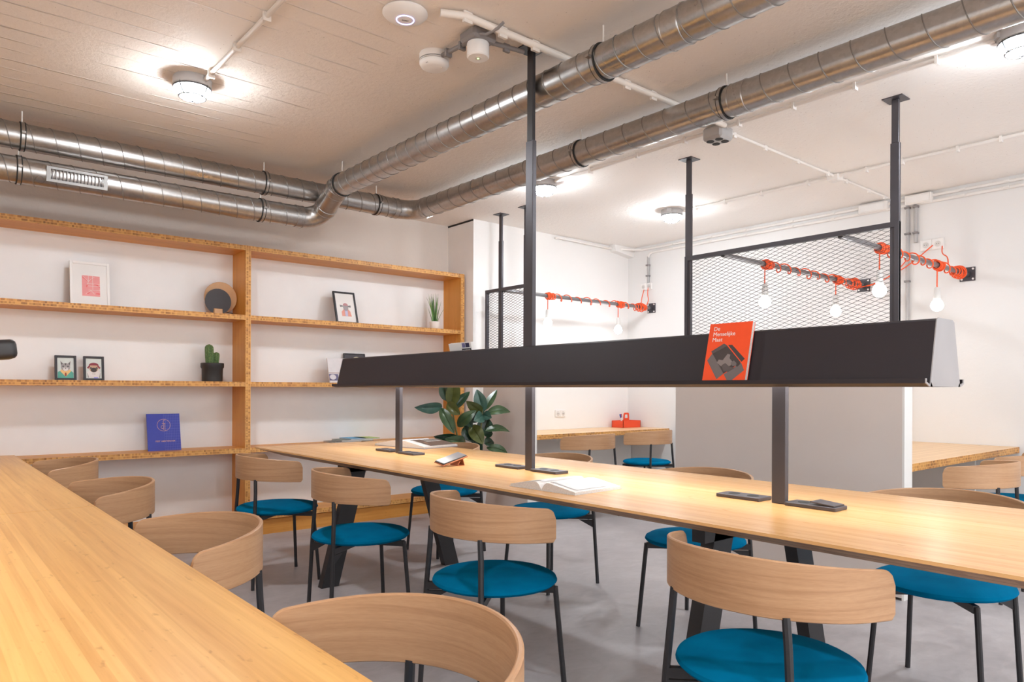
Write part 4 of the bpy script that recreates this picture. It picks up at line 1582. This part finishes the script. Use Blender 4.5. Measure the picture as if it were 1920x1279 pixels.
ZF = 1.15
t, wv = portrait(103, 144, 'small black framed portrait of a grey cat in a green jacket')
tk = flat('green_jacket_print', (0.10, 0.40, 0.32))
gy_, gd = flat('cat_fur_print', (0.36, 0.34, 0.35)), flat('dark_fur_print', (0.10, 0.095, 0.10))
oc = flat('yellow_collar_print', (0.80, 0.52, 0.22))
wh_ = flat('white_fur_print', (0.72, 0.70, 0.70))
s = wv
fp(t, 'print', tk, [(-0.36 * s, 0.108 * s), (0.36 * s, 0.108 * s), (0.36 * s, 0.36 * s), (0.26 * s, 0.44 * s), (-0.26 * s, 0.44 * s), (-0.36 * s, 0.38 * s)])
fp(t, 'print', oc, [(0.0, 0.17 * s), (0.26 * s, 0.44 * s), (0.2 * s, 0.5 * s), (-0.2 * s, 0.5 * s), (-0.26 * s, 0.44 * s)], 0.0063)
fp(t, 'print', flat('rust_tie_print', (0.28, 0.06, 0.03)), [(0, 0.18 * s), (0.05 * s, 0.24 * s), (0.03 * s, 0.36 * s), (-0.03 * s, 0.36 * s), (-0.05 * s, 0.24 * s)], 0.006)
fp(t, 'print', gy_, ell(0, 0.62 * s, 0.215 * s, 0.19 * s, 20), 0.0057)
for sg in (-1, 1):
    fp(t, 'print', gy_, [(sg * 0.08 * s, 0.76 * s), (sg * 0.21 * s, 0.68 * s), (sg * 0.24 * s, 0.92 * s)], 0.0057)
    fp(t, 'print', gd, [(sg * 0.12 * s, 0.77 * s), (sg * 0.19 * s, 0.73 * s), (sg * 0.215 * s, 0.86 * s)], 0.0054)
    fp(t, 'print', gd, ell(sg * 0.11 * s, 0.655 * s, 0.05 * s, 0.03 * s, 10), 0.0054)
fp(t, 'print', wh_, ell(0, 0.52 * s, 0.12 * s, 0.085 * s, 14), 0.0054)
fp(t, 'print', gd, ell(0, 0.565 * s, 0.035 * s, 0.025 * s, 8), 0.005)
fp(t, 'print', gd, [(-0.04 * s, 0.80 * s), (0.04 * s, 0.80 * s), (0.02 * s, 0.7 * s), (-0.02 * s, 0.7 * s)], 0.0054)

t, wv = portrait(157, 196, 'small black framed portrait of a pug in a red beret')
s = wv
fp(t, 'print', wh_, [(-0.3 * s, 0.13 * s), (0.3 * s, 0.13 * s), (0.34 * s, 0.4 * s), (0.2 * s, 0.5 * s), (-0.2 * s, 0.5 * s), (-0.34 * s, 0.4 * s)])
fp(t, 'print', flat('fawn_fur_print', (0.55, 0.36, 0.24)), ell(0, 0.60 * s, 0.225 * s, 0.2 * s, 20), 0.0063)
fp(t, 'print', flat('maroon_beret_print', (0.24, 0.03, 0.05)), ell(0, 0.73 * s, 0.235 * s, 0.13 * s, 16, 0, pi), 0.006)
for sg in (-1, 1):
    fp(t, 'print', flat('maroon_beret_print', (0.24, 0.03, 0.05)), [(sg * 0.19 * s, 0.76 * s), (sg * 0.33 * s, 0.62 * s), (sg * 0.27 * s, 0.56 * s), (sg * 0.17 * s, 0.68 * s)], 0.006)
    fp(t, 'print', gd, ell(sg * 0.14 * s, 0.60 * s, 0.055 * s, 0.05 * s, 10), 0.0057)
    fp(t, 'print', gd, [(sg * 0.25 * s, 0.14 * s), (sg * 0.28 * s, 0.14 * s), (sg * 0.31 * s, 0.36 * s), (sg * 0.3 * s, 0.36 * s)], 0.006)
    fp(t, 'print', gd, [(sg * 0.01 * s, 0.32 * s), (sg * 0.06 * s, 0.34 * s), (sg * 0.06 * s, 0.30 * s)], 0.006)
fp(t, 'print', flat('dark_muzzle_print', (0.05, 0.04, 0.04)), ell(0, 0.51 * s, 0.15 * s, 0.11 * s, 16), 0.0057)
fp(t, 'print', flat('blue_strip_print', (0.15, 0.12, 0.85)), [(0.0, 0.125 * s), (0.2 * s, 0.125 * s), (0.2 * s, 0.155 * s), (0, 0.155 * s)], 0.0057)

ZF = 1.0
# black framed print of a hooded figure
fy = 5.76
a, b = xon(632, 600, fy), xon(673, 602, fy)
wv = b - a
t = frame('picture_frame', 'black framed print of a small figure in a red coat and hat', (a + b) / 2, fy, S1, wv, wv * 1.42, 0.016, dark_fr, radians(17))
s = wv
fp(t, 'print', flat('coral_coat_print', (0.72, 0.33, 0.27)), [(-0.2 * s, 0.33 * s), (0.24 * s, 0.33 * s), (0.2 * s, 0.55 * s), (0.1 * s, 0.66 * s), (-0.08 * s, 0.66 * s), (-0.2 * s, 0.52 * s)])
fp(t, 'print', flat('lilac_print', (0.52, 0.52, 0.72)), [(-0.05 * s, 0.335 * s), (0.07 * s, 0.335 * s), (0.08 * s, 0.6 * s), (-0.05 * s, 0.6 * s)], 0.0063)
fp(t, 'print', flat('grey_face_print', (0.36, 0.33, 0.35)), ell(0.01 * s, 0.72 * s, 0.12 * s, 0.15 * s, 16), 0.0063)
fp(t, 'print', flat('rose_hat_print', (0.50, 0.26, 0.28)), ell(0.01 * s, 0.80 * s, 0.12 * s, 0.12 * s, 12, 0, pi), 0.006)
for sg in (-1, 1):
    fp(t, 'print', flat('hat_wing_print', (0.22, 0.21, 0.22)), [(sg * 0.10 * s, 0.76 * s), (sg * 0.24 * s, 0.73 * s), (sg * 0.25 * s, 0.83 * s), (sg * 0.13 * s, 0.81 * s)], 0.006)

# two prints behind the end of the lamp
fy = 5.83
a, b = xon(612, 716, fy), xon(690, 716, fy)
wv = b - a
t = thing('art_print', 'pale leaning print with a small dark picture at its corner', 'picture', ((a + b) / 2, 5.76, S2), (-radians(16), 0, 0))
MB().box((-wv / 2, 0, 0), (wv / 2, 0.012, 0.225)).build('board', flat('pale_card', (0.66, 0.64, 0.66)), t)
poly_print(t, 'print', flat('mauve_print', (0.45, 0.36, 0.36)), [(-wv / 2, 0.085), (wv / 2, 0.085), (wv / 2, 0.095), (-wv / 2, 0.095)])
poly_print(t, 'print', flat('indigo_print', (0.10, 0.09, 0.19)), [(-wv / 2, 0.02), (-wv / 2 + 0.085, 0.02), (-wv / 2 + 0.085, 0.08), (-wv / 2, 0.08)])
poly_print(t, 'print', flat('pale_disc', (0.62, 0.61, 0.66)), ell(-wv / 2 + 0.035, 0.052, 0.03, 0.024, 14), -0.0008)
a, b = xon(654, 716, fy), xon(694, 716, fy)
wv = b - a
t = frame('picture_frame', 'black framed moon print peeking above the trough lamp', (a + b) / 2, 5.885, S2, wv, 0.275, 0.008, dark_fr, radians(9), mat_board=flat('night_paper', (0.055, 0.05, 0.06)))
fp(t, 'print', flat('moon_print', (0.72, 0.66, 0.46)), ell(0.02, 0.16, 0.075, 0.085, 24))

# round table lamp: wooden disc with dark disc
lx = xon(411, 580, 5.82)
t = thing('disc_lamp', 'round wooden disc lamp with black front disc on the upper shelf', 'lamp', (lx, 5.80, S1))
wd = flat('light_wood', (0.62, 0.37, 0.20))
MB().lathe([(0.0, -0.008), (0.124, -0.008), (0.126, -0.004), (0.126, 0.004), (0.124, 0.008), (0, 0.008)], 48, c=(0.02, 0.05, 0.142), axis='Y').build('wooden_disc', wd, t, smooth=True)
dk = [(-0.018 + 0.10 * cos(q), 0.105 + 0.10 * sin(q)) for q in [(-pi / 2 + 0.40) + (2 * pi - 0.80) * k / 36 for k in range(37)]]
dk += [(-0.052, 0.05), (0.016, 0.05)]
MB().prism(dk, -0.012, -0.006, 'XZ').build('black_disc', flat('slate_disc', (0.055, 0.05, 0.055)), t)
MB().bbox((-0.050, -0.02, 0.0), (0.014, 0.055, 0.048), 0.003).build('base', wd, t)
MB().tube([(0.06, 0.03, 0.03), (0.10, 0.02, 0.022), (0.125, 0.01, 0.006), (0.135, 0.0, 0.003)], 0.003, 8).build('cable', M['black'], t, smooth=True)

# cactus
cx = xon(398, 709, 5.80)
t = thing('cactus', 'two-stemmed cactus in a matt black pot on the middle shelf', 'plant', (cx, 5.80, S2))
MB().lathe([(0.0, 0), (0.072, 0), (0.076, 0.004), (0.078, 0.10), (0.086, 0.112), (0.086, 0.142), (0.082, 0.146), (0.077, 0.142), (0.074, 0.128), (0, 0.128)], 32).build('pot', flat('black_pot', (0.03, 0.03, 0.032), 0.45), t, smooth=True)
MB().lathe([(0, 0.13), (0.074, 0.128)], 20).build('soil', flat('dark_soil', (0.04, 0.028, 0.02)), t)


def cactus_stem(x, y, h, r, lean):
    vs, fs = [], []
    n, m = 36, 14
    for i in range(m + 1):
        u = i / m
        rr = r * (0.86 + 0.16 * sin(u * 2.2)) if u < 0.8 else r * 1.0 * sqrt(max(0.0, 1 - ((u - 0.8) / 0.2) ** 2)) * 0.99 + 0.0005
        for k in range(n):
            a = 2 * pi * k / n
            q = rr * (1 + 0.13 * cos(9 * a))
            vs.append((x + lean * u + q * cos(a), y + q * sin(a), 0.128 + h * u))
    for i in range(m):
        for k in range(n):
            k2 = (k + 1) % n
            fs.append((i * n + k, i * n + k2, (i + 1) * n + k2, (i + 1) * n + k))
    fs.append(tuple(m * n + k for k in range(n)))
    MB().add(vs, fs).build('stem', M['cactus'], t, smooth=True)


M['cactus'] = cactus_mat()
cactus_stem(-0.02, 0.0, 0.165, 0.029, -0.004)
cactus_stem(0.03, 0.01, 0.105, 0.022, 0.004)

# blue catalogue
fy = 5.80
a, b = xon(278, 844, fy), xon(340, 842, fy)
wv = b - a
t = thing('blue_catalogue', 'blue catalogue with copper logo standing on the lowest shelf', 'book', ((a + b) / 2, fy, S3), (-radians(12), 0, 0))
hv = wv * 1.22
book_body(t, wv, hv, 0.01, flat('cobalt_cover', (0.035, 0.05, 0.36), 0.35))
cop = flat('copper_foil', (0.62, 0.36, 0.30), 0.4)
gl = flat('pale_blue_line', (0.13, 0.15, 0.50))
for k in range(10):
    x = 0.01 * wv + k * 0.052 * wv
    MB().box((x, -0.0005, 0), (x + 0.0014, 0, hv)).build('grid_line', gl, t)
for k in range(14):
    z = hv * (0.03 + k * 0.07)
    MB().box((0.01 * wv, -0.0005, z), (wv / 2, 0, z + 0.0014)).build('grid_line', gl, t)
R = 0.2 * wv
lg = MB()
lg.tube([(0.0 + R * cos(2 * pi * k / 36), -0.0006, hv * 0.69 + R * 0.98 * sin(2 * pi * k / 36)) for k in range(36)], 0.0016, 5, closed=True)
for pts in ([(-0.01, 0.56), (-0.01, 0.80), (0.02, 0.825), (0.05, 0.82)], [(0.035, 0.745), (0.035, 0.535), (0.08, 0.545)], [(-0.01, 0.60), (-0.06, 0.595), (-0.085, 0.63), (-0.06, 0.675), (-0.01, 0.67)], [(-0.05, 0.735), (0.05, 0.735)]):
    lg.tube([(u * wv, -0.0006, v * hv) for u, v in pts], 0.0018, 5)
lg.build('logo', cop, t)
text_mesh('title', 'FEST AMSTERDAM', 0.017, cop, t, (-0.27 * wv, -0.0006, hv * 0.235), xs=1.0, bold=0.0002)

# grass plant in white pot
gx, gyy = xon(815, 612, 5.80), 5.80
t = thing('grass_plant', 'spiky green plant in a white pot on the upper right shelf', 'plant', (gx, gyy, S1))
MB().lathe([(0.0, 0), (0.044, 0), (0.047, 0.004), (0.053, 0.075), (0.051, 0.078), (0.047, 0.072), (0, 0.066)], 28).build('pot', M['white'], t, smooth=True)
MB().lathe([(0.0, 0.068), (0.047, 0.067)], 16).build('soil', flat('dark_soil', (0.04, 0.028, 0.02)), t)
gl1, gl2 = leaf_mat('grass_green', (0.05, 0.16, 0.025), (0.14, 0.30, 0.06)), leaf_mat('grass_dark', (0.02, 0.09, 0.02), (0.06, 0.17, 0.04))
rg = random.Random(3)
for k in range(26):
    an = rg.uniform(0, 2 * pi)
    tilt = rg.uniform(0.02, 0.5) if k > 5 else rg.uniform(0.0, 0.15)
    hgt = rg.uniform(0.16, 0.31) * (1.0 - 0.25 * tilt)
    r0 = rg.uniform(0.004, 0.035)
    bx, by = r0 * cos(an), r0 * sin(an)
    dx, dy = cos(an) * tilt, sin(an) * tilt
    wd_ = rg.uniform(0.004, 0.0065)
    fa = rg.uniform(0, pi)
    px_, py_ = cos(fa) * wd_, sin(fa) * wd_
    vs, fs = [], []
    n = 6
    for i in range(n + 1):
        u = i / n
        q = (1 - u ** 2.2) + 0.02
        c = (bx + dx * hgt * u ** 1.5, by + dy * hgt * u ** 1.5, 0.062 + hgt * u)
        for sx, dz in ((-1, 0), (0, 0.0), (1, 0)):
            off = 0.0015 if sx == 0 else 0
            vs.append((c[0] + px_ * q * sx - py_ / wd_ * off, c[1] + py_ * q * sx + px_ / wd_ * off, c[2]))
    for i in range(n):
        for j in range(2):
            fs.append((i * 3 + j, i * 3 + j + 1, i * 3 + j + 4, i * 3 + j + 3))
    MB().add(vs, fs).build('leaf', gl1 if k % 3 else gl2, t, smooth=True, fix=False)

# stacked booklets on the low right shelf
zz = S3
for k, (pa, pb, th, col, lb) in enumerate((((618, 828), (668, 826), 0.012, (0.13, 0.13, 0.12), 'lowest dark booklet of the flat pile on the low right shelf'),
                                           ((633, 826), (690, 824), 0.012, (0.24, 0.25, 0.20), 'olive booklet in the flat pile on the low right shelf'),
                                           ((648, 824), (682, 823), 0.010, (0.10, 0.42, 0.72), 'bright blue booklet on top of the flat pile'),
                                           ((672, 823), (702, 822), 0.010, (0.50, 0.68, 0.20), 'lime green booklet on top of the flat pile, right side'))):
    xa, xb = xon(*pa, 5.78), xon(*pb, 5.78)
    z0 = zz if k < 1 else zz + 0.012 if k < 2 else zz + 0.024
    bk = thing('booklet', lb, 'book', ((xa + xb) / 2, 5.79, z0), (0, 0, radians((3, -2, 1.5, -1)[k])), 'flat pile of booklets')
    ww = (xb - xa) / 2
    c = flat('booklet_cover_%d' % k, col)
    MB().box((-ww, -0.105, 0.001), (ww, 0.105, th - 0.001)).build('pages', M['paper_edge'], bk)
    MB().box((-ww - 0.002, -0.107, th - 0.001), (ww + 0.002, 0.107, th)).build('front_cover', c, bk)
    MB().box((-ww - 0.002, -0.107, 0), (ww + 0.002, 0.107, 0.001)).build('back_cover', c, bk)

# ------------------------------------------------------------------ booth desk things
cd = thing('tool_caddy', 'red plastic carry caddy on the far booth desk', 'caddy', (6.27, 5.40, 0.75))
m = MB()
m.bbox((-0.15, -0.085, 0), (0.15, 0.085, 0.006), 0.002)
for a, b in (((-0.15, -0.085, 0.0), (0.15, -0.08, 0.078)), ((-0.15, 0.08, 0), (0.15, 0.085, 0.078)), ((-0.15, -0.085, 0), (-0.145, 0.085, 0.078)), ((0.145, -0.085, 0), (0.15, 0.085, 0.078))):
    m.box(a, b)
m.build('tray', M['caddy'], cd)
hd = [(-0.055, 0.0), (-0.04, 0.155), (-0.03, 0.165), (0.03, 0.165), (0.04, 0.155), (0.055, 0.0)]
h = MB()
h.prism([(-0.055, 0.006), (0.055, 0.006), (0.047, 0.105), (-0.047, 0.105)], -0.004, 0.004)
h.prism([(-0.047, 0.105), (-0.03, 0.105), (-0.027, 0.145), (-0.036, 0.160), (-0.042, 0.15)], -0.006, 0.006)
h.prism([(0.03, 0.105), (0.047, 0.105), (0.042, 0.15), (0.036, 0.160), (0.027, 0.145)], -0.006, 0.006)
h.prism([(-0.036, 0.160), (-0.027, 0.145), (0.027, 0.145), (0.036, 0.160), (0.028, 0.166), (-0.028, 0.166)], -0.006, 0.006)
h.build('handle', M['caddy'], cd)
for k, (c, lean) in enumerate((((0.05, 0.08, 0.35), -0.22), ((0.65, 0.08, 0.05), -0.16), ((0.03, 0.03, 0.05), -0.12), ((0.06, 0.2, 0.45), -0.28))):
    nm = ('blue', 'red', 'black', 'teal')[k]
    p = thing('marker_pen', nm + ' marker pen standing in the red caddy', 'pen', (6.155 + 0.014 * k, 5.36 + 0.012 * k, 0.7565), (0, lean, 0))
    MB().lathe([(0.0, 0), (0.0055, 0), (0.006, 0.002), (0.006, 0.11), (0.0, 0.11)], 10).build('barrel', M['white'], p, smooth=True)
    MB().lathe([(0.0, 0.11), (0.0066, 0.11), (0.0066, 0.145), (0.005, 0.15), (0, 0.15)], 10).build('cap', flat(nm + '_cap', c), p, smooth=True)
nb = thing('laptop', 'closed white laptop on the right booth desk beside the partition', 'laptop', (4.78, 1.98, 0.75), (0, 0, radians(6)))
MB().bbox((-0.16, -0.11, 0), (0.16, 0.11, 0.009), 0.003).build('base', M['white'], nb)
MB().bbox((-0.16, -0.11, 0.01), (0.16, 0.11, 0.016), 0.003).build('lid', M['white'], nb)

# black lamp head reaching in at the left edge
dl = thing('desk_lamp', 'black desk lamp head reaching in at the left edge', 'lamp', (0.045, 2.35, 0.735))
pA = at(29, 655, Y=2.35)
MB().lathe([(0, 0), (0.08, 0), (0.082, 0.004), (0.08, 0.018), (0, 0.02)], 28).build('base', M['black'], dl, smooth=True)
MB().tube([(0, 0, 0.018), (0, 0, 0.30), (0, 0.0, pA.z - 0.735 - 0.02)], 0.008, 10).build('arm', M['black'], dl, smooth=True)
hd_ = MB().bbox((-0.21, -0.05, -0.026), (0.0, 0.05, 0.026), 0.014, seg=3).build('lamp_head', M['black'], dl, smooth=True)
hd_.location = (pA.x - 0.045, 0, pA.z - 0.735)
hd_.rotation_euler = (0, radians(-6), 0)

# ------------------------------------------------------------------ rubber plant
RX = 5.02
rp = thing('rubber_plant', 'tall rubber plant with glossy dark leaves behind the long table', 'plant', (3.74, RX, 0))
rp0 = Vector((3.74, RX, 0))
MB().lathe([(0.0, 0), (0.13, 0), (0.135, 0.005), (0.165, 0.30), (0.17, 0.305), (0.17, 0.32), (0.16, 0.32), (0.155, 0.29), (0, 0.285)], 32).build('pot', M['grey_lt'], rp, smooth=True)
MB().lathe([(0.0, 0.29), (0.156, 0.288)], 24).build('soil', flat('dark_soil', (0.04, 0.028, 0.02)), rp)
LG = [leaf_mat('rubber_leaf_dark', (0.008, 0.026, 0.014), (0.022, 0.06, 0.03)), leaf_mat('rubber_leaf_mid', (0.03, 0.065, 0.025), (0.06, 0.11, 0.045)),
      leaf_mat('rubber_leaf_olive', (0.06, 0.075, 0.015), (0.11, 0.125, 0.035)), leaf_mat('rubber_leaf_blue', (0.03, 0.085, 0.065), (0.07, 0.14, 0.11))]
stem_m = flat('green_brown_stem', (0.12, 0.12, 0.04))
JA, JB = at(842, 800, Y=RX), at(906, 775, Y=RX)
for (top, base) in ((at(846, 760, Y=RX), (3.71, RX, 0.285)), (at(905, 768, Y=RX), (3.78, RX - 0.02, 0.285)), (at(870, 815, Y=RX + 0.05), (3.75, RX + 0.04, 0.285))):
    b = Vector(base)
    mid = (b + top) / 2 + Vector((0.015, 0.0, 0.0))
    MB().tube([b - rp0, mid - rp0, top - rp0], [0.011, 0.009, 0.006], 8).build('stem', stem_m, rp, smooth=True)


def rubber_leaf(p, q, w, mat, curl=0.15, dy=0.0, roll=0.0, dyb=0.0):
    """leaf from p (stalk end) to q (tip) given in picture pixels, facing the room; w half width in metres"""
    P = at(*p, Y=RX + dyb) - rp0
    Q = at(*q, Y=RX + dy) - rp0
    ax = Q - P
    L = ax.length
    d = ax.normalized()
    toc = (Vector((0, 0, H)) - (rp0 + (P + Q) / 2)).normalized()
    side = d.cross(toc).normalized()
    nrm = side.cross(d).normalized()
    side, nrm = side * cos(roll) + nrm * sin(roll), nrm * cos(roll) - side * sin(roll)
    n, mth = 12, [-1, -0.55, -0.08, 0, 0.08, 0.55, 1]
    vs, fs = [], []
    for i in range(n + 1):
        u = i / n
        prof = (sin(pi * min(1, u * 1.02) ** 0.85)) ** 0.72 if 0 < u < 1 else 0.0
        ww = w * prof + 0.0012
        c = P + ax * u + nrm * (curl * L * (sin(pi * u) * 0.55)) - Vector((0, 0, 1)) * (abs(curl) * 0.3 * L * u * u)
        for t in mth:
            z = 0.16 * ww * abs(t) - (0.003 if abs(t) < 0.01 else 0)
            vs.append(c + side * (ww * t) + nrm * z)
    k = len(mth)
    for i in range(n):
        for j in range(k - 1):
            fs.append((i * k + j, i * k + j + 1, (i + 1) * k + j + 1, (i + 1) * k + j))
    MB().add(vs, fs).build('leaf', mat, rp, smooth=True, fix=False)


LV = [  # stalk px, tip px, half width, material, curl, tip depth, roll, stalk depth
    ((829, 763), (777, 761), 0.050, 3, 0.12, -0.10, 0.35, 0.0),
    ((838, 752), (828, 715), 0.045, 0, 0.05, 0.05, 0.2, 0.0),
    ((846, 762), (852, 706), 0.062, 2, 0.08, -0.08, -0.2, 0.0),
    ((850, 768), (881, 733), 0.042, 0, 0.10, -0.05, 0.4, 0.0),
    ((838, 757), (863, 776), 0.050, 2, 0.15, -0.12, -0.2, 0.0),
    ((826, 765), (852, 812), 0.048, 1, 0.10, -0.12, 0.1, 0.0),
    ((858, 800), (893, 767), 0.050, 1, 0.18, -0.14, 0.25, 0.0),
    ((858, 825), (813, 815), 0.050, 0, 0.15, -0.10, 0.2, 0.0),
    ((870, 830), (834, 819), 0.052, 1, 0.15, -0.16, 0.0, 0.0),
    ((873, 790), (884, 806), 0.04, 0, 0.1, 0.06, 0.0, 0.05),
    ((870, 800), (886, 828), 0.055, 0, 0.1, 0.0, 0.0, 0.05),
    ((903, 773), (874, 750), 0.048, 2, 0.12, -0.05, 0.2, 0.0),
    ((906, 774), (894, 729), 0.058, 3, 0.08, 0.02, 0.0, 0.0),
    ((908, 770), (932, 730), 0.036, 1, 0.05, 0.02, 0.3, 0.0),
    ((912, 776), (957, 768), 0.046, 1, 0.30, -0.05, 0.5, 0.0),
    ((906, 779), (888, 788), 0.052, 3, 0.10, -0.12, 0.0, 0.0),
    ((905, 778), (922, 783), 0.045, 3, 0.10, -0.13, 0.2, 0.0),
    ((900, 790), (890, 770), 0.075, 0, 0.02, 0.05, 0.0, 0.08),
    ((905, 815), (915, 783), 0.075, 0, 0.05, 0.10, 0.0, 0.08),
    ((910, 808), (956, 806), 0.040, 1, 0.25, -0.04, 0.7, 0.0),
    ((905, 812), (924, 812), 0.045, 0, 0.10, 0.02, 0.3, 0.03),
    ((883, 797), (906, 832), 0.062, 2, 0.10, -0.12, 0.1, 0.0),
    ((908, 832), (926, 828), 0.05, 0, 0.12, 0.02, 0.3, 0.0),
    ((912, 840), (952, 846), 0.040, 1, 0.35, -0.06, 0.3, 0.0),
    ((885, 805), (903, 850), 0.045, 0, 0.10, -0.03, 0.0, 0.0),
    ((868, 780), (886, 800), 0.040, 0, 0.10, -0.02, 0.1, 0.0),
    ((880, 840), (862, 862), 0.05, 0, 0.10, -0.02, 0.1, 0.0),
]
for lf in LV:
    rubber_leaf(lf[0], lf[1], lf[2], LG[lf[3]], lf[4], lf[5], lf[6], lf[7])
